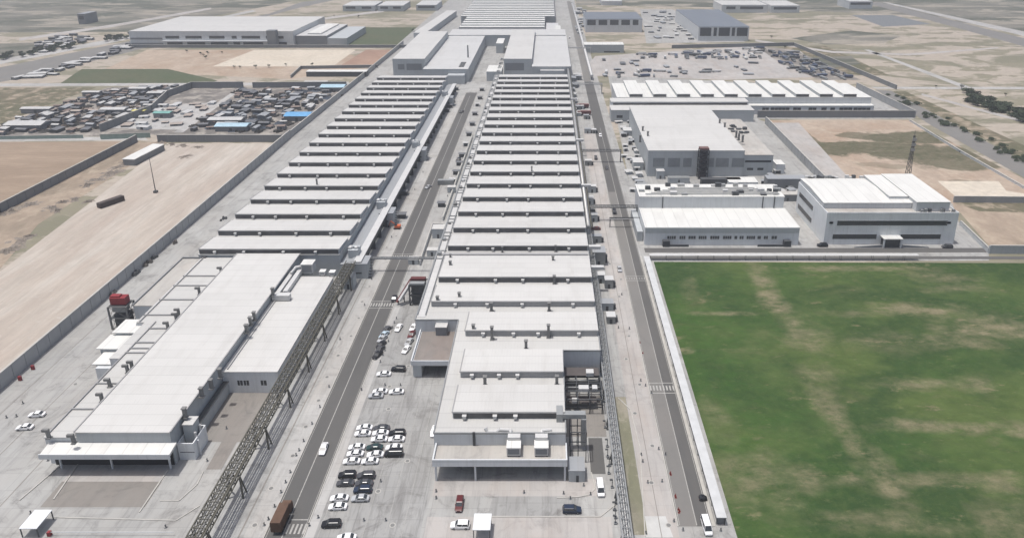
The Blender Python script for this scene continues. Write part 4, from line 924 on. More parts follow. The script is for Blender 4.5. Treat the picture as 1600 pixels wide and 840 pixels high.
for a in (-1, 1):
    mb(ob).box(xm+a*3.9-.3, xm+a*3.9+.3, oy0-4, oy0-3.4, 0, 4.4).build('pillar', WALL, ob)
    m = mb(ob); m.add([(xm+a*4.4, oy0-3.6, 0), (xm+a*17, oy0-3.6, 0), (xm+a*17, oy0-3.2, 0), (xm+a*4.4, oy0-3.2, 0), (xm+a*4.4, oy0-3.6, 1.5), (xm+a*17, oy0-3.6, .4), (xm+a*17, oy0-3.2, .4), (xm+a*4.4, oy0-3.2, 1.5)],
        [(3,2,1,0), (4,5,6,7), (0,1,5,4), (1,2,6,5), (2,3,7,6), (3,0,4,7)]); m.build('ramp_wall', WALLD, ob)
# side windows on the left face
for z0 in (9.6, 3.2):
    mb(ob).box(ox0-.12, ox0-.01, oy0+17, oy1-3, z0, z0+2.2).build('window', GLASS, ob)
for k in range(8):
    x = random.uniform(sx0+1, ox1-1); y = random.uniform(oy0+2, sy0-1); m = mb(ob); m.box(x-.6, x+.6, y-.5, y+.5, 15.1, 16.3+random.random()); m.build('roof_unit', random.choice((STEEL, GALV)), ob)
for k in range(16):
    x = random.uniform(ox0+1, sx0-10); m = mb(ob); m.box(x-.9, x+.9, oy1+1.5, oy1+3, 0, 15+random.random()*2.4) if False else m.box(x-.9, x+.9, oy1-.5, oy1+.6, 18.0, 18.7+random.random()); m.build('roof_unit', random.choice((STEEL, GALV, DUCT)), ob)
# mid building C
rc = thing('mid_white_hall', 'tall hall with broad white roof and grey green panelled front behind the low white hall', 'factory building', 85, WY(270))
mx0, mx1 = WX(1013, 235, 16), WX(1164, 235, 16); my0 = WY(235, 16); my1 = WY(166, 16)
block(rc, mx0, mx1, my0, my1, 16.0, WALLB, WHITE)
for a, b in ((1020, 1038), (1043, 1062), (1067, 1080), (1100, 1115), (1118, 1138), (1143, 1162)):
    mb(rc).box(WX(a, 255, 8), WX(b, 255, 8), my0-.3, my0-.13, 6.0, 11.4).build('louvre_panel', WALLD if False else simple('grey_louvre', (0.22, 0.235, 0.245), .7), rc)
X = WX(1097, 250, 10)
m = mb(rc)
for a in (-2.6, 2.6):
    for b in (-.5, -4.5): m.box(X+a-.2, X+a+.2, my0+b-.2, my0+b+.2, 0, 17.5)
for z in (3, 6, 9, 12, 15, 17.5): m.box(X-2.8, X+2.8, my0-4.7, my0-.4, z-.2, z)
for z in (3, 6, 9, 12, 15): m.bar((X-2.6, my0-4.6, z), (X+2.6, my0-4.6, z+3), .3); m.bar((X+2.6, my0-4.6, z), (X-2.6, my0-4.6, z+3), .3)
m.build('stair_tower', STEEL, rc)
mb(rc).box(X-1.6, X+1.6, my0-3.4, my0-.45, 0, 17).build('lift_shaft', simple('dark_red_grey', (0.07, 0.06, 0.065), .7), rc)
mb(rc).box(X-2.6, X+2.6, my0-4.4, my0-.5, 17.52, 18.6).build('lift_head', simple('dull_brick_red', (0.14, 0.08, 0.075), .8), rc)
rx1 = WX(1206, 236, 14)
mb(rc).box(mx1+.15, rx1, my0+1, WY(186, 13), 0, 12.7).build('annex_wall', WALLB, rc); mb(rc).box(mx1+.15, rx1+.2, my0+.8, WY(186, 13), 12.7, 13.0).build('annex_roof', DECK, rc)
mb(rc).box(mx1+1, rx1-1, my0+.88, my0+.99, 8.4, 9.6).build('window', GLASS, rc)
for a in (mx1+2.5, mx1+8.5): mb(rc).box(a, a+3.5, my0+.88, my0+.99, 3.6, 5.0).build('window', GLASS, rc)
for (px, py) in ((1004, 208), (1000, 222), (1012, 216), (1150, 215), (1154, 219), (1160, 222), (1124, 196), (1132, 202)): flue_on(rc, px, py, 14.5, 4, 'cap', 1.0)
m = mb(rc); X, Y = W(1153, 200, 14)
for k in range(14): x = X+random.uniform(-5, 5); y = Y+random.uniform(-9, 9); m.box(x-1.2, x+1.2, y-1, y+1, 13.0, 13.6+random.random())
m.build('roof_cooler', STEEL, rc)
# apron in front of C with plant
for i, (px, py, wx_, wy_, h, lb) in enumerate(((1031, 278, 4.5, 4, 5, 'pale plant box standing left of the dark stair tower'), (1060, 285, 12, 3, 3.4, 'long grey plant shed between mid hall and low hall'),
        (1125, 290, 22, 3.5, 4.4, 'long dark fronted shed in front of the mid hall'), (1158, 292, 16, 8, 4.4, 'white roofed shed to the right of the dark fronted shed'), (1226, 292, 22, 6, 6, 'grey roofed shed between low hall and office'),
        (1228, 312, 18, 5, 4, 'pinkish roofed shed behind the low hall right end'), (1215, 268, 5, 8, 6, 'white tank box right of the mid hall annex'), (1003, 300, 5, 5, 5, 'grey plant box at the left end of the low hall'),
        (996, 262, 6, 9, 5, 'white plant shed left of the mid hall'), (980, 210, 6, 8, 4, 'white plant shed beside the right road near the mid hall'), (1260, 318, 5, 5, 5, 'small plant box left of the office block'))):
    X, Y = W(px, py); boxunit('plant_shed', lb, 'shed', X, Y, wx_, wy_, h, (DUCT, GALV, STEEL, CREAM, GREYROOF, DECK, CREAM, GALV, DUCT, DUCT, GALV)[i], (WALLB, WALLB, STEEL, WALL, WALLD, WALLD, WALL, WALLB, WALLB, WALLB, WALLB)[i])
for k in range(18):
    px, py = random.choice(((1000, 310), (985, 270), (975, 215), (1225, 235), (1010, 288), (1190, 296), (990, 195), (1260, 330))); px += random.uniform(-14, 14); py += random.uniform(-12, 12)
# ridged roof building D
rd = thing('ridged_roof_building', 'long white building whose roof carries eleven raised parallel skylight ridges', 'factory building', 130, WY(165))
dx0 = WX(957, 152, 12.0); dx1 = WX(1362, 152, 12.0); dy0 = WY(152, 12); dy1 = WY(130, 12)
dx0 = WX(964, 152, 12)
block(rd, dx0, dx1, dy0, dy1, 12.0, WALL, CREAM)
for k in range(10):
    xc = WX(994+k*37.2, 150, 13); m = mb(rd); wd = 5.0
    mon = m.box(xc-wd, xc+wd, dy0+.6, dy1-.2, 12.0, 14.2).build('skylight_ridge', WALLB, rd)
    m = mb(rd); m.add([(xc-wd-.2, dy0+.4, 14.2), (xc+wd+.2, dy0+.4, 14.2), (xc+wd+.2, dy1, 14.2), (xc-wd-.2, dy1, 14.2), (xc-wd-.2, dy0+.4, 14.45), (xc+wd+.2, dy0+.4, 14.45), (xc+wd+.2, dy1, 14.45), (xc-wd-.2, dy1, 14.45)],
        [(3,2,1,0), (4,5,6,7), (0,1,5,4), (1,2,6,5), (2,3,7,6), (3,0,4,7)]); m.build('ridge_roof', CREAM, mon)
    mb(rd).box(xc-wd+.3, xc+wd-.3, dy0+.48, dy0+.6, 12.15, 13.9).build('window_band', BAND, mon)
# front strips
e0 = WX(955, 160, 11); e1 = WX(1170, 160, 11); ey0 = WY(159, 11.5)
mb(rd).box(e0, e1, ey0, dy0-.15, 0, 11.2).build('front_wall', WALL, rd); mb(rd).box(e0-.2, e1, ey0-.2, dy0-.14, 11.2, 11.5).build('front_roof', WHITE, rd)
mb(rd).box(e0+1.5, e1-1, ey0-.12, ey0-.01, 8.6, 10.6).build('window_band', BAND, rd)
e2 = WX(1366, 165, 7); fy0 = WY(165, 7)
mb(rd).box(e1+.1, e2, fy0, dy0-.15, 0, 6.7).build('front_wall', WALL, rd); mb(rd).box(e1+.1, e2+.2, fy0-.3, dy0-.14, 6.7, 7.0).build('front_roof', CREAM, rd)
windows(rd, [(WX(a, 170, 4), WX(b, 170, 4)) for a, b in ((1190, 1200), (1203, 1232), (1238, 1250), (1262, 1274), (1282, 1290), (1296, 1303), (1310, 1330), (1332, 1358))], fy0, 2.2, 5.4, mull=3)
g0 = WX(956, 172, 10); gy0_ = WY(172, 9); g1 = WX(1181, 172, 10)
mb(rd).box(g0, g1, gy0_, ey0-.15, 0, 8.7).build('low_wall', WALLB, rd); mb(rd).box(g0-.2, g1+.2, gy0_-.2, ey0-.13, 8.7, 9.0).build('low_roof', WHITE, rd)
mb(rd).box(g0+4, mx0-3, gy0_-.12, gy0_-.01, 3.0, 5.0).build('window', GLASS, rd)
# ------------------------------------------------------------------ REAR CLUSTER behind the sawtooth rows
rl = thing('rear_block', 'tall white roofed block behind the left sawtooth hall with sloping side', 'factory building', -120, WY(112))
def blockpx(t, xl, xr, yf, yb, h, wall, roof, par=0):
    return block(t, WX(xl, yf, h), WX(xr, yf, h), WY(yf, h), WY(yb, h), h, wall, roof, par=par)
blockpx(rl, 613, 663, 92, 49, 19, WALLB, WHITE)
X0, X1, Yq = WX(622, 100, 12), WX(650, 100, 12), WY(92, 19)
mb(rl).box(X0+2, X0+8, Yq-.3, Yq-.13, 9, 14).build('window', WALLD, rl); mb(rl).box(X0+10, X0+24, Yq-.3, Yq-.13, 8.5, 14.5).build('window', WALLD, rl)
rm = thing('rear_block', 'lower wide white roof between the tall rear block and the concrete alley', 'factory building', -95, WY(110))
block(rm, WX(663, 92, 19)+.3, WX(731, 108, 12), WY(108, 12), WY(56, 12), 12, WALLB, DULLROOF)
X0, Yq = W(712, 110, 8); mb(rm).box(WX(700, 108, 12)+.2, WX(727, 108, 12)-.2, WY(108, 12)-9, WY(108, 12)-.15, 0, 8).build('front_annex', WALLB, rm)
for k in range(4): y = WY(106, 12)+3+k*6; mb(rm).box(WX(716, 106, 12), WX(724, 106, 12), y, y+3.5, 12.02, 12.4).build('roof_hatch', STEEL, rm)
fl = mb(rm); x_, y_ = W(733, 90, 12); fl.tube((x_-1, y_, 0), (x_-1, y_, 24), 1.0, 10, r2=.6); fl.build('chimney', WALLD, rm)
rr = thing('rear_block', 'raised white roofed block behind the central sawtooth rows with dark right side wall', 'factory building', -20, WY(105))
blockpx(rr, 787, 831, 92, 46, 17, WALLB, WHITE)
Yq = WY(92, 17); mb(rr).box(WX(790, 98, 12), WX(819, 98, 12), Yq-.3, Yq-.13, 6, 13).build('window', WALLD, rr)
rs = thing('rear_block', 'lower white roof to the right of the raised block next to the right road', 'factory building', 15, WY(105))
block(rs, WX(831, 92, 17)+.3, WX(892, 104, 12), WY(104, 12), WY(54, 12), 12, WALLB, DULLROOF)
mb(rs).box(WX(831, 92, 17)+8, WX(892, 104, 12)-6, WY(104, 12)-5, WY(104, 12)-.15, 0, 9).build('front_annex', WALLB, rs)
mb(rs).box(WX(831, 92, 17)+8, WX(892, 104, 12)-6, WY(104, 12)-5.1, WY(104, 12)-.15, 9, 9.2).build('annex_roof', DUCT, rs)
rk = thing('rear_annex', 'small flat white roof at the near end of the concrete alley', 'annex', -45, WY(110))
block(rk, WX(760, 112, 9), WX(783, 112, 9), WY(112, 9), WY(102, 9), 9, WALLB, CREAM)
rx_ = thing('rear_cross_block', 'white cross roof joining the rear blocks behind the alley', 'factory building', -30, WY(58))
block(rx_, WX(700, 55, 13), WX(884, 55, 13), WY(55, 13)+.5, WY(46, 13), 13, WALLB, DULLROOF)
ry = thing('alley_block', 'grey box building with white top standing in the rear alley', 'plant building', -48, WY(80))
block(ry, WX(775, 68, 11), WX(786, 68, 11), WY(68, 11), WY(60, 11), 11, WALLB, CREAM)
rz_ = thing('far_sawtooth_hall', 'far long hall with thin dark sawtooth lines at the top of the picture', 'factory hall', -30, WY(45))
fx0, fx1 = WX(716, 44, 11), WX(851, 44, 11); 
mb(rz_).box(fx0, fx1, WY(45, 10), WY(26, 10), 0, 9.7).build('wall', WALLB, rz_); mb(rz_).box(fx0-.2, fx1+.2, WY(45, 10), WY(26, 10)+.2, 9.7, 10).build('roof', DULLROOF, rz_)
fx2, fx3 = WX(719, 26, 11), WX(867, 26, 11)
mb(rz_).box(fx2, fx3, WY(26, 10)+.4, WY(-30, 10), 0, 9.7).build('wall', WALLB, rz_); mb(rz_).box(fx2-.2, fx3+.2, WY(26, 10)+.4, WY(-30, 10), 9.7, 10).build('roof', DULLROOF, rz_)
y = WY(43.5, 11); k = 0
while y < WY(-25, 11):
    a, b = (fx0, fx1) if y < WY(26, 10)-12 else (fx2, fx3)
    monitor(rz_, a+.5, b-.5, y, 10, 11.4, ln=15, back=.9, vents=0, roof=CREAM, band=WALLB if k % 3 else GREYBAND); y += BAY*1.12; k += 1
rq = thing('rear_side_block', 'grey plant beside the far sawtooth hall right side', 'plant building', 15, WY(45))
block(rq, fx1+2, WX(872, 36, 8), WY(46, 8), WY(36, 8), 8, WALLB, DUCT)
block(rq, WX(868, 46, 9), WX(876, 46, 9), WY(52, 9), WY(40, 9), 9, WALLB, CREAM)
rv = thing('rear_left_ramp', 'pale roofed gallery slanting beside the rear left blocks', 'gallery', -140, WY(40))
m = mb(rv); a = W(655, 52, 8); b = W(706, 17, 8); m.bar((a[0], a[1], 4), (b[0], b[1], 4), 14, 8); m.build('wall', WALLB, rv)
m = mb(rv); m.bar((a[0], a[1], 8.2), (b[0], b[1], 8.2), 15, .3); m.build('roof', WHITE, rv)
# dark fenced strip + long gallery barrier along far right road
bg_ = thing('elevated_pipeline', 'pale elevated pipeline running beside the far end of the right road', 'pipeline', 36, WY(120))
m = mb(bg_); m.smooth = True; m.tube((40.2, WY(126), 4.5), (40.2, WY(10), 4.5), 1.4, 10); m.build('pipe', DUCT, bg_)
for k in range(14): y = WY(124)+k*48; mb(bg_).box(39.8, 40.6, y, y+.8, 0, 3.4).build('support_leg', GALV, bg_)
bridge('pale pipe bridge crossing the far right road in front of the white topped shed', 20, 47, WY(74, 7), 7, DUCT, 3)
# ------------------------------------------------------------------ FAR BUILDINGS right
def farshed(label, xl, xr, yf, yb, h, wall, roof, wins, name='far_shed', wz=(0.45, 0.8), hip=False):
    X0, X1 = WX(xl, yf, h), WX(xr, yf, h); ya, yb_ = WY(yf, h), WY(yb, h)
    t = thing(name, label, 'shed', (X0+X1)/2, ya); block(t, X0, X1, ya, yb_, h, wall, roof)
    for (a, b) in wins: mb(t).box(X0+(X1-X0)*a, X0+(X1-X0)*b, ya-.3, ya-.13, h*wz[0], h*wz[1]).build('window', GLASS, t)
    return t
t = farshed('slate roofed shed with five dark windows beyond the white topped store', 915, 1004, 30, 19, 17, WALL, BLUEGREYROOF, [(.03, .18), (.23, .38), (.43, .58), (.63, .78), (.83, .93)], wz=(.55, .93))
t = farshed('slate roofed shed with wide dark centre door farther right', 1092, 1171, 42, 15, 17, WALL, BLUEGREYROOF, [(.03, .25), (.3, .36), (.4, .62), (.66, .72), (.76, .97)], wz=(.35, .93))
t = farshed('white topped grey store house beside the far pipeline', 913, 975, 70, 66, 9, WALLB, CREAM, [(.5, .9)], wz=(.05, .2))
farshed('pale distant warehouse at the top edge right of centre', 1128, 1200, 8, 1, 12, WALL, WHITE, [(.1, .3), (.4, .9)])
farshed('distant warehouse with white roof at the top edge', 1205, 1250, 9, 1, 11, WALL, WHITE, [(.1, .9)])
farshed('distant office with dark window bands at the top right', 1328, 1364, 2.5, -3, 12, WALL, DULLROOF, [(.05, .9)], wz=(.55, .85))
farshed('low white roof at the top edge near the right road', 940, 972, 2, -4, 7, WALL, WHITE, [])
farshed('distant long grey warehouse row at the top edge, left one', 535, 585, 9, 2, 9, WALLB, DULLROOF, [(.1, .4), (.6, .9)])
farshed('distant long grey warehouse row at the top edge, middle one', 590, 630, 9, 2, 9, WALLB, DULLROOF, [(.1, .4), (.6, .9)])
farshed('distant long grey warehouse row at the top edge, right one', 650, 682, 8, 1, 9, WALLB, DULLROOF, [(.1, .9)])
farshed('two tiny dark houses in the open land at the upper left', 120, 132, 22, 18, 14, WALLD, GREYROOF, [(.2, .8)])
# far left warehouse G
wg = thing('far_warehouse', 'big white roofed warehouse with two rows of dark openings beyond the sand fields', 'warehouse', -430, WY(70))
hh = 17; X0, X1 = WX(197, 50, hh), WX(455, 50, hh)
block(wg, X0, X1, WY(49, hh), WY(26, hh), hh, WALL, WHITE)
L_ = X1-X0; ya = WY(49, hh)
mb(wg).box(X0+1, X0+L_*.2, ya-.3, ya-.13, 7.5, 9.5).build('window', WALLD, wg); mb(wg).box(X0+1, X0+L_*.2, ya-.3, ya-.13, 2.0, 3.5).build('window', WALLD, wg)
random.seed(5); x = X0+L_*.22
while x < X1-12:
    w_ = random.uniform(5, 22); mb(wg).box(x, min(x+w_, X1-3), ya-.3, ya-.13, 8.5, 11.5).build('window', GLASS, wg)
    mb(wg).box(x+1, min(x+w_+3, X1-2), ya-.3, ya-.13, 1.0, 4.5).build('window', GLASS, wg); x += w_+random.uniform(3, 9)
mb(wg).box(X0+L_*.205, X1-L_*.12, ya-4, ya-.31, 5.2, 6.6).build('canopy', WALL, wg)
xs_ = WX(430, 55, 12); mb(wg).box(xs_-5, xs_+5, ya-9, ya-.35, 0, 19).build('tower', WALLD, wg)
wg2 = thing('far_warehouse', 'lower grey roofed warehouse annex right of the big far warehouse', 'warehouse', -300, WY(66))
block(wg2, X1+1, WX(512, 55, 11), WY(56, 11), WY(38, 11), 11, WALLD, DULLROOF)
mb(wg2).box(X1+12, WX(500, 55, 11), WY(54, 11), WY(38, 11)-6, 11.02, 12.6).build('roof_monitor', CREAM, wg2)
mb(wg2).box(WX(512, 55, 11)+.2, WX(545, 58, 8), WY(60, 8), WY(38, 11), 0, 8).build('side_block', WALLB, wg2)
wallseg('far_wall', 'grey wall in front of the big far warehouse', [W(205, 75), W(636, 75)], 3.4, .5, WALLD)
# long dark shed with white roof strip near 470-560,108-122
t = farshed('low dark walled shed with white roof strip beside the red soil field', 478, 572, 112, 109, 5, STEEL, CREAM, [])
wallseg('field_wall', 'dark wall around the low dark shed beside the red soil field', [W(455, 122), W(470, 108), W(590, 106)], 3.0, .5, WALLD)
# white shed by the sand yard
t = thing('long_shed', 'long narrow white roofed shed standing in the corner of the sand yard', 'shed', *W(222, 240))
a = W(200, 249, 4); b = W(248, 225, 4); m = mb(t); m.bar((a[0], a[1], 1.9), (b[0], b[1], 1.9), 7, 3.8); m.build('wall', WALLD, t); m = mb(t); m.bar((a[0], a[1], 3.95), (b[0], b[1], 3.95), 8, .3); m.build('roof', CREAM, t)
# ------------------------------------------------------------------ SHELTERS, GATE HOUSES
def shelter(px, py, wx_, wy_, h, label, rot=0):
    X, Y = W(px, py, h); t = thing('shelter', label, 'shelter', X, Y, 0, rz=rot)
    def lb(): return MB((0, 0, 0))
    m = lb(); m.add([(-wx_/2, -wy_/2, h), (wx_/2, -wy_/2, h), (wx_/2, wy_/2, h), (-wx_/2, wy_/2, h), (-wx_/2, -wy_/2, h+.2), (wx_/2, -wy_/2, h+.2), (wx_/2, wy_/2, h+.2), (-wx_/2, wy_/2, h+.2)],
        [(3,2,1,0), (4,5,6,7), (0,1,5,4), (1,2,6,5), (2,3,7,6), (3,0,4,7)]); m.build('roof', WHITEW, t)
    for a in (-1, 1):
        for b in (-1, 1): x = a*(wx_/2-.2); y = b*(wy_/2-.2); lb().box(x-.1, x+.1, y-.1, y+.1, 0, h).build('post', STEEL, t)
    lb().bar((-wx_/2+.3, 0, h-.15), (wx_/2-.3, 0, h-.15), .15).build('beam', STEEL, t)
    return t
shelter(56, 811, 4.4, 5.8, 2.8, 'white flat roofed open shelter at the bottom left corner', 0)
shelter(753.5, 815, 4.3, 5.0, 3.2, 'white flat roofed guard shelter below the front canopy', 0)
# ------------------------------------------------------------------ VEHICLES
def loft(m, secs, mi=0):
    """secs: list of (x, [(y,z)...]) cross sections"""
    n = len(secs[0][1]); vs = []
    for x, pr in secs: vs += [(x, y, z) for y, z in pr]
    fs = []
    for i in range(len(secs)-1):
        for j in range(n): fs.append((i*n+j, i*n+(j+1) % n, (i+1)*n+(j+1) % n, (i+1)*n+j))
    fs.append(tuple(range(n))[::-1]); fs.append(tuple((len(secs)-1)*n+j for j in range(n)))
    m.add(vs, fs, mi)
def make_car(kind, paint, label, group=None, name='parked_car'):
    t = thing(name, label, 'van' if kind == 'van' else 'car', 0, 0, 0, group)
    L, Wd, hb, hr = {'sedan': (4.7, 1.85, .92, 1.46), 'suv': (4.8, 1.95, 1.05, 1.75), 'van': (5.2, 2.0, 1.05, 2.15)}[kind]
    h = L/2; w2 = Wd/2
    def prof(w_, z0, z1): return [(-w_*.94, z0), (w_*.94, z0), (w_, z0+.25), (w_, z1-.15), (w_*.9, z1), (-w_*.9, z1), (-w_, z1-.15), (-w_, z0+.25)]
    m = MB(); m.smooth = False
    nose = .62 if kind == 'sedan' else .8
    loft(m, [(-h, prof(w2*.82, .32, nose)), (-h+.35, prof(w2*.97, .22, nose+.1)), (-h+1.2, prof(w2, .2, hb)), (h-1.0, prof(w2, .2, hb)), (h-.3, prof(w2*.97, .22, hb-.02)), (h, prof(w2*.85, .34, hb-.12))])
    m.build('body', CARP[paint], t)
    # greenhouse
    xf, xr = {'sedan': (-h+1.15, h-.55), 'suv': (-h+1.15, h-.12), 'van': (-h+.75, h-.08)}[kind]
    def cp(w_, z): return (w_, z)
    m = MB(); wb, wt = w2*.92, w2*.76
    xtf, xtr = {'sedan': (xf+.95, xr-.85), 'suv': (xf+.8, xr-.4), 'van': (xf+.7, xr-.15)}[kind]
    m.add([(xf, -wb, hb-.03), (xr, -wb, hb-.03), (xr, wb, hb-.03), (xf, wb, hb-.03), (xtf, -wt, hr-.06), (xtr, -wt, hr-.06), (xtr, wt, hr-.06), (xtf, wt, hr-.06)],
        [(4,5,6,7), (0,1,5,4), (1,2,6,5), (2,3,7,6), (3,0,4,7)]); m.build('windows', GLASS, t)
    m = MB(); m.add([(xtf-.08, -wt-.05, hr-.07), (xtr+.08, -wt-.05, hr-.07), (xtr+.08, wt+.05, hr-.07), (xtf-.08, wt+.05, hr-.07), (xtf+.1, -wt+.1, hr), (xtr-.1, -wt+.1, hr), (xtr-.1, wt-.1, hr), (xtf+.1, wt-.1, hr)],
        [(3,2,1,0), (4,5,6,7), (0,1,5,4), (1,2,6,5), (2,3,7,6), (3,0,4,7)])
    for s in (-1, 1):
        for (a, b) in (((xf, wb, hb-.03), (xtf, wt, hr-.06)), ((xr, wb, hb-.03), (xtr, wt, hr-.06)), (((xf+xr)/2, wb, hb-.03), ((xtf+xtr)/2, wt, hr-.06))):
            m.bar((a[0], s*(a[1]+.01), a[2]), (b[0], s*(b[1]+.01), b[2]), .09)
    m.build('roof', CARP[paint], t)
    for sx in (-h+.95, h-.9):
        for s in (-1, 1):
            q = MB(); q.tube((sx, s*(w2-.2), .33), (sx, s*(w2+.02), .33), .33, 12); wo = q.build('wheel', RUBBER, t)
            q = MB(); q.tube((sx, s*(w2+.02), .33), (sx, s*(w2+.035), .33), .19, 8); q.build('rim', GALV, wo)
    for s in (-1, 1):
        MB().box(-h-.01, -h+.25, s*w2*.62-.2, s*w2*.62+.2, nose-.2, nose-.05).build('headlight', LAMPW, t)
        MB().box(h-.12, h+.01, s*w2*.66-.16, s*w2*.66+.16, hb-.35, hb-.15).build('tail_light', LAMPR, t)
        MB().box(xf+.45, xf+.65, s*(w2+.02)-.09, s*(w2+.02)+.09, hb-.02, hb+.14).build('mirror', CARP[paint], t)
    return t
protos = {}
def car(kind, paint, px, py, label, ang=0, group=None, h=0.6, name='parked_car'):
    """photo point of the car's middle"""
    k = (kind, paint)
    X, Y = W(px, py, h)
    if k not in protos: t = make_car(kind, paint, label, group, name); protos[k] = t
    else: t = copy_tree(protos[k]); t['label'] = label; t.name = name
    if group: t['group'] = group
    elif 'group' in t: del t['group']
    t.location = (X, Y, 0.08); t.rotation_euler = (0, 0, math.radians(ang)); return t
G1 = 'cars parked in the concrete car park'
def z6(x, y): return 400+x/3.818, 620+y/3.818
lot = [('sedan','white',648,182,'white car at the far left corner of the big parked block'), ('sedan','white',637,217,'white car just in front of the far left corner car of the big block'),
 ('sedan','grey',750,184,'dark grey car in the far row of the big parked block'), ('sedan','white',743,214,'white car between the dark grey car and another white car, middle column'),
 ('suv','black',843,216,'black car with covered look at the far right of the big parked block'), ('sedan','white',735,250,'white car in the third row, middle column of the big block'),
 ('sedan','white',838,250,'white car directly in front of the far right black car'), ('sedan','white',602,298,'white car in the left column, behind two other white ones near the kerb'),
 ('sedan','green',708,300,'dark teal car in the middle of the big parked block'), ('sedan','white',823,300,'white car directly behind the square black vehicle'),
 ('sedan','white',592,337,'white car, middle of the three in the left column'), ('sedan','white',712,342,'white car directly in front of the dark teal car'),
 ('van','black',823,338,'square black vehicle at the right of the big parked block'), ('sedan','white',570,382,'white car at the near left corner of the big parked block'),
 ('sedan','white',680,382,'white car at the near end of the middle column of the big block'),
 ('suv','black',545,465,'black rounded car at the far left of the dark cluster'), ('suv','grey',658,468,'dark grey car at the far right of the dark cluster'),
 ('sedan','grey',533,512,'dark grey car in front of the black rounded car'), ('sedan','grey',645,512,'dark grey car in the middle of the right column of the dark cluster'),
 ('suv','blue',637,553,'dark blue car in the right column just behind a white and black one'), ('sedan','silver',622,603,'silver white car with dark roof at the near end of the dark cluster'),
 ('sedan','white',497,602,'white car, farther of the two white ones near the lone black car'), ('sedan','white',488,652,'white car, nearer of the two white ones near the lone black car'),
 ('suv','black',450,757,'lone black car near the crosswalk in the car park'), ('sedan','white',540,838,'white car cut by the bottom edge of the picture')]
for (k, p, x, y, lb) in lot: px, py = z6(x, y); car(k, p, px, py, lb, 2, G1)
def z2(x, y): return 400+x/3.818, 400+y/3.818
for (k, p, x, y, a, lb) in [('sedan','white',762,702,2,'white car alone left of a black car in the upper car park'), ('suv','black',850,674,-4,'black car right of the lone white car in the upper car park'),
 ('sedan','white',740,806,2,'white car, left of two side by side behind a silver one'), ('sedan','white',838,808,2,'white car, right of two side by side in the upper car park'), ('sedan','silver',715,832,2,'silver car tucked close in front of a white one in the upper car park'),
 ('sedan','grey',777,438,66,'dark grey car at the far end of the kerbside line by the left road'), ('sedan','pale_blue',764,468,66,'pale blue white car in the kerbside line by the left road'), ('sedan','silver',754,492,66,'silver car in the kerbside line by the left road'),
 ('sedan','black',746,528,66,'black car fourth in the kerbside line by the left road'), ('sedan','grey',738,556,66,'dark car fifth in the kerbside line by the left road'), ('sedan','black',725,588,66,'black car at the near end of the kerbside line by the left road'),
 ('sedan','white',851,427,80,'white car parked alone between the two lines near the porch'), ('sedan','white',940,424,76,'white car at the far end of the line by the brown roofed porch'), ('sedan','red',929,466,76,'red car in the line by the brown roofed porch'),
 ('sedan','silver',913,512,74,'silver car in the line by the brown roofed porch'), ('sedan','white',897,556,74,'white car at the near end of the line by the brown roofed porch')]:
    px, py = z2(x, y); car(k, p, px, py, lb, a, G1)
car('sedan','white', 505.6, 700.5, 'white car driving on the left road', 92, name='moving_car')
car('van','white', 938, 763, 'white van standing beside the right pipe rack', 92)
car('suv','blue', 893.5, 796, 'dark blue van parked crosswise in the front yard', 180)
car('suv','white', 719, 820, 'white car next to the guard shelter', 0)
car('van','white', 1104, 822, 'white van on the right road at the bottom edge', 92, name='moving_car')
car('sedan','white', 57.6, 647, 'white car on the far left apron, upper of two', 4)
car('sedan','white', 38.8, 667, 'white car on the far left apron, lower of two', 4)
car('sedan','white', 678.5, 673, 'white car hugging the left wall of the central hall front', 88)
car('sedan','black', 616, 466, 'dark small vehicle waiting by the crosswalk on the left road', 90, name='moving_car')
car('suv','red', 718, 787, 'dark red pickup like car in the front yard', 90)
car('sedan','black', 1098.5, 777, 'tiny black vehicle on the right road near the walkway', 180, name='moving_car').scale = (.45, .8, .8)
car('suv','white', 938, 212, 'white vehicle on the right road near the mid hall', 90, name='moving_car')
car('suv','black', 931, 247, 'black vehicle on the right road behind the middle pipe bridge', 90, name='moving_car')
for (px, py, k, p, a, lb) in ((960, 331, 'suv', 'black', 90, 'black car standing at the east kerb of the right road near the sign gantry'), (948, 262, 'sedan', 'grey', 90, 'dark grey car at the east side of the right road before the middle pipe bridge'),
        (906, 225, 'suv', 'grey', 90, 'dark grey car parked close to the right duct line'), (923, 330, 'suv', 'black', 0, 'black car tucked between the cabins by the nearest pipe bridge'), (931, 357, 'sedan', 'red', 0, 'dark red car between the cabins near the sign gantry'),
        (1285, 383, 'suv', 'black', 0, 'black car at the left corner of the office block'), (1480, 385, 'suv', 'grey', 0, 'grey car by the right end of the office block'), (716, 250, 'suv', 'black', 75, 'black car against the left wall of the sawtooth rows'),
        (897, 120, 'suv', 'grey', 90, 'grey car on the far right road just before the wide bridge'), (890, 60, 'van', 'white', 90, 'white van on the far end of the right road'), (669, 292, 'sedan', 'silver', 64, 'silver car on the far part of the left road'), (721, 175, 'suv', 'grey', 70, 'grey car on the left road near its far end'),
        (968, 420, 'sedan', 'silver', 90, 'silver car on the right road before the crossing')):
    car(k, p, px, py, lb, a)
mh = thing('manhole_cover', 'round dark manhole cover in the concrete', 'manhole cover', 0, 0, 0, 'manhole covers around the factory yards')
m = MB(); m.tube((0, 0, 0), (0, 0, .03), .55, 12); m.build('lid', FLUE, mh); m = MB(); m.tube((0, 0, 0), (0, 0, .015), .8, 12); m.build('rim', KERB, mh)
random.seed(90)
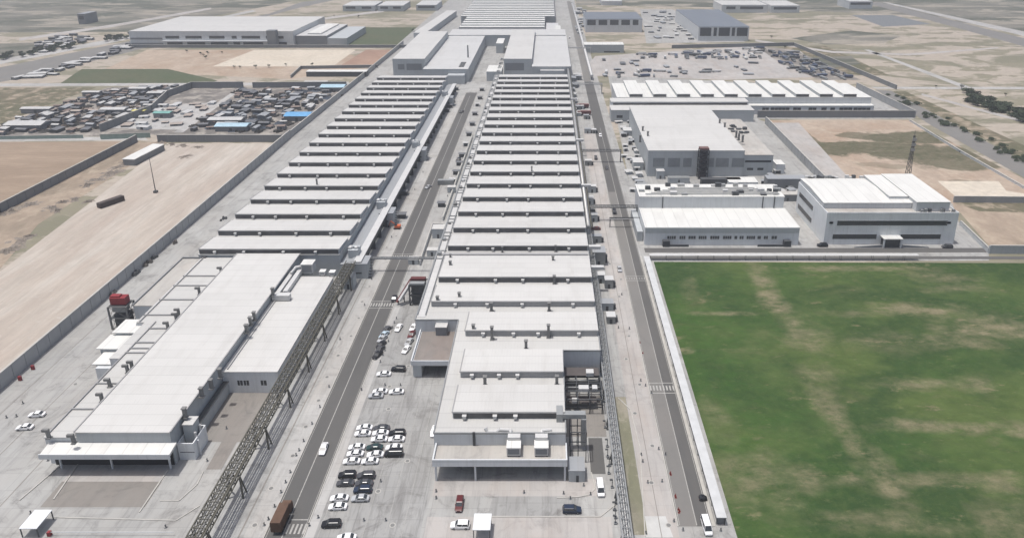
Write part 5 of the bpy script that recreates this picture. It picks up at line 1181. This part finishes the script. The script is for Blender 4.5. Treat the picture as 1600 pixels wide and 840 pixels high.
for i in range(46):
    if i < 16: x, y = random.uniform(-74, -71), WY(820)+i*12
    elif i < 28: x, y = random.uniform(26, 31), WY(820)+(i-16)*14
    elif i < 38: x, y = random.uniform(-170, -145), WY(780)+(i-28)*16
    else: x, y = random.uniform(-55, -34), WY(820)+(i-38)*11
    put(mh, x, y, z=.09)
dl = MB()
for xx in (-141.5, -155.0, -167.5): dl.box(xx-.14, xx+.14, Y0+5, WY(470), .075, .082)
dl.box(27.9, 28.1, Y0+20, WY(230), .085, .092)
struct('drain_line', dl, CONCD)
# trucks and containers
def truck(px, py, L, Wd, H, boxmat, label, ang=0, cab=True, cabmat=None, name='container_truck'):
    X, Y = W(px, py); t = thing(name, label, 'truck', X, Y, 0.08, rz=math.radians(ang)); t.location.z = .08
    z0 = 1.1 if cab else .15
    MB().box(-L/2, L/2, -Wd/2, Wd/2, z0, z0+H).build('container', boxmat, t)
    m = MB(); n = int(L/.6)
    for k in range(n+1):
        x = -L/2+.1+(L-.2)*k/n
        for s in (-1, 1): m.box(x-.1, x+.1, s*(Wd/2+.03)-.03, s*(Wd/2+.03)+.03, z0+.15, z0+H-.15)
    m.build('ribs', boxmat, t)
    if cab:
        m = MB(); x0 = -L/2-2.3; loft(m, [(x0, [(-1.1, .6), (1.1, .6), (1.1, 1.7), (1.0, 2.4), (-1.0, 2.4), (-1.1, 1.7)]), (x0+.4, [(-1.2, .5), (1.2, .5), (1.2, 1.8), (1.1, 2.9), (-1.1, 2.9), (-1.2, 1.8)]), (-L/2-.3, [(-1.2, .5), (1.2, .5), (1.2, 1.8), (1.1, 3.0), (-1.1, 3.0), (-1.2, 1.8)])])
        m.build('cab', cabmat or boxmat, t)
        MB().box(x0+.02, x0+.2, -.95, .95, 1.7, 2.4).build('windscreen', GLASS, t)
        for x in (x0+.9, -L/2+1.2, L/2-2.6, L/2-1.3):
            for s in (-1, 1): q = MB(); q.tube((x, s*(Wd/2-.35), .5), (x, s*(Wd/2-.02), .5), .5, 12); q.build('wheel', RUBBER, t)
        MB().box(-L/2-1, L/2, -.5, .5, .7, 1.1).build('chassis', STEEL, t)
    return t
truck(440, 820, 6.4, 2.5, 2.9, BROWN, 'brown container truck standing across the lower end of the left road', -91, True)
truck(174, 319, 13, 3.0, 2.6, DKBROWN, 'long dark brown container left alone in the pale sand yard', 62, False, name='shipping_container')
truck(697, 288, 9, 2.6, 2.6, GALV, 'grey container parked crosswise beside the left road', 0, False, name='shipping_container')
truck(912, 169, 8, 2.6, 2.2, simple('dull_red_paint', (0.15, 0.06, 0.06), .7), 'dull red truck beside the right road, farther of two', 0, True)
truck(915, 180, 8, 2.6, 2.2, MATS['dull_red_paint'], 'dull red truck beside the right road, nearer of two', 0, True)
# red excavator
X, Y = W(621, 357); t = thing('excavator', 'small red excavator beside the conveyor gallery', 'excavator', X, Y)
m = mb(t); m.box(X-1.6, X+1.4, Y-1.3, Y-.7, 0, .7); m.box(X-1.6, X+1.4, Y+.7, Y+1.3, 0, .7); m.build('tracks', RUBBER, t)
m = mb(t); m.box(X-1.2, X+1.6, Y-1.1, Y+1.1, .8, 1.9); m.build('body', ORANGE, t); m = mb(t); m.box(X-1.1, X, Y-.9, Y+.1, 1.9, 2.8); m.build('cab', GLASS, t)
m = mb(t); m.bar((X-.6, Y+.5, 1.6), (X-3.2, Y+.9, 3.6), .35); m.bar((X-3.2, Y+.9, 3.6), (X-4.4, Y+1.1, 1.0), .28); m.build('boom', ORANGE, t); m = mb(t); m.box(X-4.9, X-4.1, Y+.7, Y+1.5, .3, 1.1); m.build('bucket', STEEL, t)
# ------------------------------------------------------------------ MASTS
t = thing('lattice_mast', 'tall thin lamp mast standing in the pale sand yard', 'mast', *W(243.5, 301))
X, Y = W(243.5, 301); m = mb(t); m.tube((X, Y, 0), (X, Y, 20), .28, 8, r2=.12); m.build('pole', STEEL, t); mb(t).box(X-.9, X+.9, Y-.9, Y+.9, 0, 1.2).build('base', STEEL, t)
t = thing('lattice_mast', 'dark lattice antenna mast behind the office block', 'mast', *W(1417, 282))
X, Y = W(1417, 282); m = mb(t)
for a in (-1, 1):
    for b in (-1, 1): m.bar((X+a*1.2, Y+b*1.2, 0), (X+a*.3, Y+b*.3, 27), .22)
for k in range(9):
    z = k*3; f = 1.2-.9*z/27; g = 1.2-.9*(z+3)/27
    for s in (-1, 1): m.bar((X-f, Y+s*f, z), (X+g, Y+s*g, z+3), .14); m.bar((X+s*f, Y-f, z), (X+s*g, Y+g, z+3), .14)
m.build('lattice', STEEL, t); m = mb(t); m.tube((X, Y, 27), (X, Y, 30), .1, 6); m.build('antenna', STEEL, t)
for z in (18, 21, 24): m = mb(t); m.box(X-1.1, X+1.1, Y-.9, Y-.6, z, z+1.8); m.build('panel_antenna', GALV, t)
# ------------------------------------------------------------------ SMALL STREET THINGS
def bollard_proto(label, group, kind='bollard'):
    t = thing(kind, label, 'bollard' if kind == 'bollard' else kind.replace('_', ' '), 0, 0, 0, group)
    return t
bp = thing('planter_post', 'dark squat post beside the factory road', 'post', 0, 0, 0, 'dark posts along the factory roads')
m = MB(); m.tube((0, 0, 0), (0, 0, .8), .16, 8); m.build('post', FLUE, bp); m = MB(); m.tube((0, 0, .8), (0, 0, .95), .22, 8, r2=.1); m.build('cap', STEEL, bp); m = MB(); m.box(-.3, .3, -.3, .3, 0, .12); m.build('base', WALLD, bp)
first = [True]
posts = [z6(*p) for p in ((382,62),(335,162),(285,265),(258,320),(240,350),(205,450),(178,510),(150,570),(112,655),(50,765),(318,768),(372,720),(75,730))]
posts += [z2(*p) for p in ((437,782),(502,497),(648,295),(690,140),(838,375),(815,430),(770,565),(757,592),(742,633),(790,510),(825,400),(880,260),(770,772),(862,772),(630,800))]
posts += [(800+x/3.818, 620+y/3.818) for x, y in ((72,572),(308,577),(348,608),(468,582),(770,347),(780,387),(810,512),(895,505),(966,742),(1020,795),(1245,798),(428,530),(875,312),(915,345),(798,815))]
posts += [(800+x/3.818, 400+y/3.818) for x, y in ((655,232),(700,435),(768,745),(635,430),(832,818),(797,775))]
posts += [z6(1075, 565), z6(1075, 605), z6(645, 738), z6(775, 738), z6(745, 505)]
posts += [(948+0, 595)] + [(x/3.818, 620+y/3.818) for x, y in ((100,118),(138,40),(287,380),(1237,382),(1352,190),(185,695),(990,778),(40,125))]
posts += [(560+x/5.25, 240+y/5.25) for x, y in ((530,155),(463,297),(272,688),(732,352))]
for (px, py) in posts: X, Y = W(px, py); put(bp, X, Y)
tp = thing('bent_lamp_post', 'short dark lamp post standing along the left edge of the right pipe rack', 'lamp post', 0, 0, 0, 'short lamp posts along the right pipe rack')
m = MB(); m.tube((0, 0, 0), (0, 0, 2.6), .1, 6); m.build('pole', STEEL, tp); m = MB(); m.box(-.7, .1, -.22, .22, 2.5, 2.75); m.build('lamp_head', STEEL, tp); m = MB(); m.box(-.35, .35, -.35, .35, 0, .4); m.build('base', WALLD, tp)
for (x, y) in ((555,185),(568,297),(570,357),(580,412),(577,458),(597,540),(613,675),(617,722),(617,755),(548,30)): X, Y = W(800+x/3.818, 620+y/3.818); put(tp, X, Y)
# cones
RED2 = simple('faded_cone_red', (0.22, 0.05, 0.04), .7)
cn = thing('traffic_cone', 'red traffic cone beside the right road', 'traffic cone', 0, 0, 0, 'red cones beside the right road')
m = MB(); m.smooth = True; m.tube((0, 0, .05), (0, 0, .85), .2, 10, r2=.05); m.build('cone', RED2, cn); m = MB(); m.box(-.26, .26, -.26, .26, 0, .06); m.build('base', RED2, cn)
for (x, y) in ((945,455),(947,464),(975,590),(977,600),(993,672),(996,690),(1000,682)): X, Y = W(800+x/3.818, 620+y/3.818); put(cn, X, Y)
for (x, y) in ((763,518),(780,580)): X, Y = W(800+x/3.818, 400+y/3.818); put(cn, X, Y)
# red fire hydrant cabinets at the left wall
for i, (px, py) in enumerate(((32, 594), (52, 577))):
    X, Y = W(px, py); t = thing('fire_cabinet', ('red fire cabinet by the perimeter wall, nearer to the bottom left', 'red fire cabinet by the perimeter wall, the farther one')[i], 'fire cabinet', X, Y)
    mb(t).box(X-.5, X+.5, Y-.3, Y+.3, 0, 1.6).build('cabinet', RED, t); mb(t).box(X-.45, X+.45, Y-.36, Y-.3, .2, 1.4).build('door', MATS['red_paint'], t)
# red barrier posts bottom left
X, Y = W(78, 836); t = thing('barrier_gate', 'red and white barrier gate at the bottom left apron', 'barrier', X, Y)
mb(t).box(X-.4, X+.4, Y-.4, Y+.4, 0, 1.3).build('housing', RED, t); m = mb(t); m.bar((X+.4, Y, 1.1), (W(287, 833)[0]-2, Y, 1.1), .12, .12); m.build('boom', WALL, t)
# covered bins / debris by the left wall
for i, (px, py, s) in enumerate(((175, 458, 2.0), (212, 427, 2.6), (232, 412, 2.4), (240, 404, 2.2), (276, 380, 1.5), (350, 343, 1.8), (395, 215, 0), (515, 150, 2.5), (533, 150, 2))):
    if not s: continue
    X, Y = W(px, py); t = thing('material_heap', 'dark heap of covered materials against the perimeter wall, number', 'heap', X, Y, 0, 'material heaps along the left perimeter wall')
    random.seed(i+40); m = mb(t); n = 9
    for k in range(6):
        a = X+random.uniform(-s*.5, s*.5); b = Y+random.uniform(-s, s); hgt = random.uniform(.8, 1.8); q = s*random.uniform(.25, .5)
        m.add([(a-q, b-q, 0), (a+q, b-q, 0), (a+q, b+q, 0), (a-q, b+q, 0), (a-q*.5, b-q*.4, hgt), (a+q*.6, b-q*.5, hgt*.9), (a+q*.5, b+q*.6, hgt), (a-q*.6, b+q*.5, hgt*.8)], [(3,2,1,0), (4,5,6,7), (0,1,5,4), (1,2,6,5), (2,3,7,6), (3,0,4,7)])
    m.build('pile', STEEL if i % 2 else simple('heap_grey', (0.13, 0.12, 0.11), .9), t)
    t['label'] = 'dark heap of covered materials lying against the long left perimeter wall'
# ------------------------------------------------------------------ FAR YARDS: sheds, trucks, shrubs
def shed_proto(roof, wall, L, Wd, h, label, group, name='yard_shed'):
    t = thing(name, label, 'shed', 0, 0, 0, group)
    MB().box(-L/2, L/2, -Wd/2, Wd/2, 0, h).build('wall', wall, t)
    m = MB(); e = .5; r = h+Wd*.12
    m.add([(-L/2-e, -Wd/2-e, h), (L/2+e, -Wd/2-e, h), (L/2+e, Wd/2+e, h), (-L/2-e, Wd/2+e, h), (-L/2-e, 0, r), (L/2+e, 0, r)], [(0,1,5,4), (4,5,2,3), (1,2,5), (0,4,3), (3,2,1,0)])
    m.build('roof', roof, t); MB().box(-1, 1, -Wd/2-.08, -Wd/2, .05, min(2.4, h-.3)).build('door', STEEL, t)
    return t
TANR = roofmat('tan_roof_sheet', (0.36, 0.31, 0.27), 3, 0); RUSTR = roofmat('rusty_roof_sheet', (0.20, 0.15, 0.125), 3, 0); DKR = roofmat('dark_roof_sheet', (0.13, 0.135, 0.145), 3, 0)
LGT = roofmat('pale_grey_roof_sheet', (0.48, 0.48, 0.47), 3, 0)
def scatter(polypx, protos_, n, seed, mind=7, rot=None, sc=1):
    random.seed(seed); poly = [W(*p) for p in polypx]; out = []
    xs = [p[0] for p in poly]; ys = [p[1] for p in poly]; tries = 0
    def inside(x, y):
        c = False
        for i in range(len(poly)):
            x1, y1 = poly[i]; x2, y2 = poly[i-1]
            if (y1 > y) != (y2 > y) and x < (x2-x1)*(y-y1)/(y2-y1)+x1: c = not c
        return c
    while len(out) < n and tries < n*60:
        tries += 1; x = random.uniform(min(xs), max(xs)); y = random.uniform(min(ys), max(ys))
        if not inside(x, y) or any((x-a)**2+(y-b)**2 < mind*mind for a, b in out): continue
        o = put(random.choice(protos_), x, y, z=.05); o.rotation_euler = (0, 0, rot if rot is not None else random.choice((0, math.pi/2))+random.uniform(-.25, .25)); s = random.uniform(.7, 1.35)*sc; o.scale = (s, s*random.uniform(.7, 1.2), random.uniform(.5, .9))
        out.append((x, y))
GS = 'sheds scattered over the left scrapyard'
A1 = [shed_proto(DKR, STEEL, 11, 7, 3.2, 'dark roofed shed in the left scrapyard', GS), shed_proto(RUSTR, WALLD, 9, 6, 3, 'rusty roofed shed in the left scrapyard', GS), shed_proto(GREYROOF, WALLD, 14, 7, 3.5, 'grey roofed shed in the left scrapyard', GS), shed_proto(LGT, WALLD, 12, 7, 3.5, 'pale roofed shed in the left scrapyard', GS), shed_proto(TANR, WALLD, 10, 7, 3, 'tan roofed shed in the left scrapyard', GS)]
scatter([(0, 212), (10, 195), (168, 140), (285, 136), (235, 170), (150, 205)], A1+A1[:1], 110, 11, 6.5, sc=.56)
GS2 = 'sheds scattered over the right scrapyard'
A2 = [shed_proto(DKR, STEEL, 11, 7, 3.4, 'dark roofed shed in the right scrapyard', GS2), shed_proto(RUSTR, WALLD, 8, 6, 3, 'rusty roofed shed in the right scrapyard', GS2), shed_proto(GREYROOF, WALLD, 12, 7, 3.5, 'grey roofed shed in the right scrapyard', GS2), shed_proto(LGT, WALLD, 10, 6, 3.2, 'pale roofed shed in the right scrapyard', GS2)]
scatter([(300, 205), (380, 142), (530, 140), (440, 206)], A2+A2[:1], 90, 12, 6.5, sc=.56)
GS3 = 'crates stacked on the paved yard'
A3 = [shed_proto(LGT, WALL, 8, 5, 2.4, 'pale crate stack on the paved yard between the dark walls', GS3, 'crate_stack'), shed_proto(TANR, WALLD, 6, 4, 2, 'tan crate stack on the paved yard between the dark walls', GS3, 'crate_stack')]
scatter([(180, 203), (225, 168), (335, 162), (275, 203)], A3, 22, 13, 9)
for (px, py, wx_, wy_, rm, lb) in ((468, 186, 18, 12, BLUE, 'bright blue roofed shed near the perimeter wall in the right scrapyard'), (522, 141, 20, 12, PBLUE, 'pale blue roofed shed at the far corner of the right scrapyard'), (365, 203, 22, 9, PBLUE, 'pale blue roofed shed at the near edge of the right scrapyard'),
        (355, 193, 24, 8, LGT, 'white roofed shed behind the near pale blue one'), (256, 183, 12, 6, TEAL, 'teal covered shed in the paved yard'), (219, 180, 9, 4, YELLOW, 'yellow sheet covered heap in the paved yard'),
        (60, 176, 22, 6, LGT, 'long pale roofed shed at the left side of the scrapyard'), (45, 200, 26, 12, LGT, 'wide pale roofed shed at the bottom left of the scrapyard'), (180, 177, 18, 7, LGT, 'pale roofed shed beside the dark diagonal wall'), (245, 151, 12, 6, LGT, 'bright roofed shed by the bend of the diagonal wall'),
        (145, 150, 14, 5, LGT, 'pale roofed shed at the back of the left scrapyard'), (218, 144, 14, 6, LGT, 'pale roofed shed near the lane at the back of the left scrapyard'), (495, 134, 20, 5, LGT, 'white strip roofed shed against the far scrapyard wall')):
    X, Y = W(px, py); o = shed_proto(rm, WALLD, wx_, wy_, 3.8, lb, None, 'large_shed'); o.location = (X, Y, .05)
GS4 = 'trucks parked in the yard beyond the ridged roof building'
def truck_proto(cm, lb, group): 
    t = thing('parked_truck', lb, 'truck', 0, 0, 0, group)
    MB().box(-3.5, 4, -1.2, 1.2, 1.1, 3.4).build('cargo_box', cm, t); MB().box(-5.6, -3.7, -1.15, 1.15, .5, 2.8).build('cab', GALV, t); 
    for x in (-4.6, 1.5, 2.8):
        for s in (-1, 1): MB().tube((x, s*.9, .5), (x, s*1.2, .5), .5, 8).build('wheel', RUBBER, t)
    return t
A4 = [truck_proto(STEEL, 'dark truck in the yard beyond the ridged roof building', GS4), truck_proto(simple('navy_sheet', (0.07, 0.09, 0.14), .6), 'navy truck in the yard beyond the ridged roof building', GS4), truck_proto(DUCT, 'white truck in the yard beyond the ridged roof building', GS4), truck_proto(GALV, 'grey truck in the yard beyond the ridged roof building', GS4)]
scatter([(1000, 86), (1190, 76), (1240, 84), (1200, 92), (1010, 92)], A4, 44, 21, 7)
scatter([(1215, 82), (1242, 82), (1335, 124), (1278, 124), (1220, 100)], A4[:2]+A4[3:], 46, 22, 7)
scatter([(925, 112), (1120, 110), (1130, 122), (960, 122)], A4, 14, 23, 8)
GS5 = 'material stacks in the pale yard'
A5 = [shed_proto(DKR, STEEL, 7, 3, 1.8, 'dark material stack on the pale yard beyond the ridged roof building', GS5, 'material_stack'), shed_proto(GREYROOF, WALLD, 7, 3, 2, 'grey material stack on the pale yard beyond the ridged roof building', GS5, 'material_stack')]
scatter([(915, 120), (925, 92), (1180, 88), (1260, 122)], A5, 20, 24, 9)
GS6 = 'material stacks beside the far slate roofed sheds'
A6 = [shed_proto(LGT, WALLD, 8, 4, 2.4, 'pale stack between the two slate roofed sheds', GS6, 'material_stack'), shed_proto(GREYROOF, WALLD, 9, 4, 2.6, 'grey stack between the two slate roofed sheds', GS6, 'material_stack')]
scatter([(1006, 20), (1045, 18), (1085, 62), (1020, 64)], A6, 30, 25, 9)
GS7 = 'sheds along the far highway'
A7 = [shed_proto(LGT, WALLD, 12, 6, 3, 'pale shed beside the far highway at the upper left', GS7), shed_proto(DKR, STEEL, 10, 6, 3, 'dark shed beside the far highway at the upper left', GS7)]
scatter([(20, 124), (140, 92), (200, 70), (205, 74), (150, 96), (70, 122)], A7, 22, 26, 10)
scatter([(55, 68), (110, 55), (150, 62), (70, 82)], A7, 24, 27, 10)
# low industrial clutter behind centre (between road and slate shed)
GS8 = 'plant boxes beside the far right road'
A8 = [shed_proto(LGT, WALLB, 6, 6, 4, 'pale plant box beside the far right road', GS8, 'plant_box'), shed_proto(GREYROOF, WALLD, 7, 5, 5, 'grey plant box beside the far right road', GS8, 'plant_box')]
scatter([(896, 14), (915, 14), (912, 60), (905, 60)], A8, 16, 28, 8)
scatter([(890, 140), (897, 110), (905, 112), (902, 195), (896, 195)], A8, 10, 29, 7)
GS9 = 'plant boxes left of the mid hall'
A9 = [shed_proto(LGT, WALLB, 3.4, 2.6, 2.4, 'small pale plant box left of the mid hall', GS9, 'plant_box'), shed_proto(GREYROOF, STEEL, 3, 2.5, 3, 'small dark plant box left of the mid hall', GS9, 'plant_box')]
scatter([(965, 190), (985, 190), (1005, 300), (985, 300)], A9, 24, 30, 5)
scatter([(1175, 255), (1222, 262), (1240, 305), (1190, 300)], A9, 14, 31, 5)
GSA = 'dark machines parked along the left wall of the central hall'
AA = [shed_proto(DKR, STEEL, 3.4, 2.6, 2.2, 'dark machine parked along the left wall of the central hall', GSA, 'parked_machine'), shed_proto(LGT, WALLB, 3, 2.4, 2.4, 'pale box beside the left wall of the central hall', GSA, 'parked_machine')]
for (px, py) in ((733, 212), (728, 228), (722, 245), (718, 258), (713, 272), (707, 285), (690, 322), (738, 196), (742, 180), (746, 166), (750, 155), (753, 142)): X, Y = W(px, py); put(random.choice(AA[:1]*3+AA), X, Y)
GSB = 'dark machines along the conveyor gallery'
AB = shed_proto(DKR, STEEL, 4.5, 3, 2.4, 'dark machine standing between the conveyor gallery and the left road', GSB, 'parked_machine')
for (px, py) in ((706, 160), (702, 168), (697, 175), (660, 250), (630, 304), (627, 340), (712, 141)): X, Y = W(px, py); put(AB, X, Y)
# trees / shrubs
def leafball(m, c, r, n, rnd):
    for k in range(n):
        while True:
            p = Vector((rnd.uniform(-1, 1), rnd.uniform(-1, 1), rnd.uniform(-1, 1)))
            if .35 < p.length < 1: break
        p = Vector(c)+Vector((p.x*r[0], p.y*r[1], p.z*r[2])); s = rnd.uniform(.25, .6)*r[0]*.35
        a = Vector((rnd.uniform(-1, 1), rnd.uniform(-1, 1), rnd.uniform(-1, 1))).normalized()*s; b = a.orthogonal().normalized()*s
        m.add([tuple(p-a), tuple(p+b), tuple(p+a), tuple(p-b)], [(0, 1, 2, 3)])
def tree_proto(label, group, h=6, w_=2.6, seed=1, name='tree'):
    rnd = random.Random(seed); t = thing(name, label, 'tree', 0, 0, 0, group)
    m = MB(); m.tube((0, 0, 0), (.2, .1, h*.5), .22, 6, r2=.12)
    for k in range(4): a = k*1.6; m.tube((.1, .05, h*.35), (math.cos(a)*w_*.5, math.sin(a)*w_*.5, h*.65), .1, 5, r2=.04)
    m.build('trunk', BARK, t)
    m = MB()
    for k in range(7): leafball(m, (rnd.uniform(-.5, .5)*w_, rnd.uniform(-.5, .5)*w_, h*rnd.uniform(.45, .9)), (w_*.5, w_*.5, h*.2), 60, rnd)
    m.build('crown', LEAF, t); return t
TP = tree_proto('small dark tree on the open land beyond the compound', 'small trees on the open land', 6, 3)
for (px, py) in ((1300, 0),): pass
for i, (px, py) in enumerate(((322, 92), (318, 88), (325, 85), (314, 86), (347, 84), (292, 82), (447, 103), (488, 103), (420, 106), (366, 107), (375, 107), (400, 107), (560, 28), (522, 26), (1194, 80), (1205, 60), (1462, 137), (1502, 139), (1571, 150), (648, 52), (645, 50), (1226, 76), (1240, 90), (700, 20))):
    X, Y = W(px, py); o = put(TP, X, Y, z=0); s = random.uniform(.45, .8); o.scale = (s, s, s*.8); o.rotation_euler.z = random.uniform(0, 6)
SP = tree_proto('low dark shrub in the thicket beside the far right track', 'shrubs beside the far right track', 3, 4, 5, 'shrub')
random.seed(77)
for k in range(60):
    px = random.uniform(1510, 1620); py = 152+(px-1510)*.36+random.uniform(-7, 7); X, Y = W(px, py); o = put(SP, X, Y, z=-.3); s = random.uniform(.8, 1.7); o.scale = (s, s, s); o.rotation_euler.z = random.uniform(0, 6)
SP2 = tree_proto('low dry shrub along the far right road verge', 'shrubs along the far right road verge', 2, 3, 6, 'shrub')
for k in range(50):
    f = random.random(); px = 1370+f*240; py = 146+f*(118)+random.uniform(-3, 6); X, Y = W(px+random.uniform(8, 26), py); o = put(SP2, X, Y, z=-.3); s = random.uniform(.7, 1.4); o.scale = (s, s, s)
SP3 = tree_proto('dark shrub growing along the old highway verge at the upper left', 'shrubs along the upper left highway', 4, 4, 8, 'shrub')
for k in range(40):
    f = random.random(); px = 5+f*200; py = 92-f*35+random.uniform(-3, 3); X, Y = W(px, py); o = put(SP3, X, Y, z=-.3); s = random.uniform(.8, 1.6); o.scale = (s, s, s)
# scrap heaps
def scrap_proto(mat, label, group, seed):
    t = thing('scrap_heap', label, 'scrap heap', 0, 0, 0, group); rnd = random.Random(seed); m = MB()
    for k in range(16):
        a, b = rnd.gauss(0, 2.2), rnd.gauss(0, 1.8); q = rnd.uniform(.5, 1.5); hgt = rnd.uniform(.6, 2.2)
        m.add([(a-q, b-q*.6, 0), (a+q*.8, b-q, 0), (a+q, b+q*.7, 0), (a-q*.7, b+q, 0), (a-q*.4, b-q*.3, hgt), (a+q*.5, b-q*.5, hgt*.7), (a+q*.4, b+q*.5, hgt*.9), (a-q*.5, b+q*.3, hgt*.8)], [(3,2,1,0), (4,5,6,7), (0,1,5,4), (1,2,6,5), (2,3,7,6), (3,0,4,7)])
    m.box(-3.5, 3.5, -3, 3, 0, .25); m.build('scrap', mat, t); return t
SA = [scrap_proto(simple('scrap_dark', (0.05, 0.048, 0.045), .9, 0, .5, 1), 'dark scrap heap in the left scrapyard', 'scrap heaps in the left scrapyard', 1), scrap_proto(simple('scrap_brown', (0.13, 0.105, 0.085), .9, 0, .5, 1), 'brown scrap heap in the left scrapyard', 'scrap heaps in the left scrapyard', 2)]
scatter([(0, 212), (10, 195), (168, 140), (285, 136), (235, 170), (150, 205)], SA, 90, 61, 5)
SB = [scrap_proto(MATS['scrap_dark'], 'dark scrap heap in the right scrapyard', 'scrap heaps in the right scrapyard', 3), scrap_proto(simple('scrap_blue', (0.07, 0.085, 0.11), .8, 0, .5, 1), 'bluish scrap heap in the right scrapyard', 'scrap heaps in the right scrapyard', 4)]
scatter([(290, 205), (375, 140), (530, 139), (440, 208)], SB+SB[:1], 90, 62, 5)
# rubble heaps on rough strip left
RP = thing('rubble_heap', 'dark rubble heap along the rough strip beside the sand yard', 'rubble heap', 0, 0, 0, 'rubble heaps along the rough strip')
rnd = random.Random(4); m = MB()
for k in range(40):
    a, b = rnd.gauss(0, 1.6), rnd.gauss(0, 1.2); s = rnd.uniform(.3, .9); h_ = max(.2, 1.6-math.hypot(a, b)*.4)*rnd.uniform(.6, 1)
    m.add([(a-s, b-s*.6, 0), (a+s*.8, b-s, 0), (a+s, b+s*.7, 0), (a-s*.7, b+s, 0), (a+rnd.uniform(-.2, .2), b, h_)], [(0, 1, 4), (1, 2, 4), (2, 3, 4), (3, 0, 4), (3, 2, 1, 0)])
m.build('rubble', simple('rubble_grey', (0.23, 0.20, 0.17), .95, 0, .3, 1.0), RP)
for (px, py) in ((138, 315), (115, 312), (98, 316), (80, 326), (88, 330), (45, 370), (30, 377), (20, 388), (10, 393), (185, 262), (178, 270), (170, 272), (195, 255), (208, 250), (150, 282), (135, 290), (12, 325), (20, 330), (45, 320), (3, 335), (254, 222), (268, 226), (285, 228), (310, 230), (290, 245)):
    X, Y = W(px, py); o = put(RP, X, Y, z=.04); s = random.uniform(.8, 1.8); o.scale = (s, s, random.uniform(.7, 1.2)); o.rotation_euler.z = random.uniform(0, 6)
for o in list(bpy.data.objects):
    if '_used' in o: del o['_used']
# ------------------------------------------------------------------ HAZE
hz = MB(); hz.box(-4600, 4600, -300, 9100, -1, 150); ho = hz.build('haze', None); ho['kind'] = 'stuff'
ho.data.materials.clear()
hm = bpy.data.materials.new('haze_air'); hm.use_nodes = True; t = hm.node_tree
for n in list(t.nodes):
    if n.type == 'BSDF_PRINCIPLED': t.nodes.remove(n)
pv = t.nodes.new('ShaderNodeVolumePrincipled'); pv.inputs['Density'].default_value = 0.00027; pv.inputs['Color'].default_value = (0.80, 0.83, 0.88, 1); pv.inputs['Anisotropy'].default_value = 0.2
t.links.new(pv.outputs[0], t.nodes['Material Output'].inputs['Volume']); ho.data.materials.append(hm)
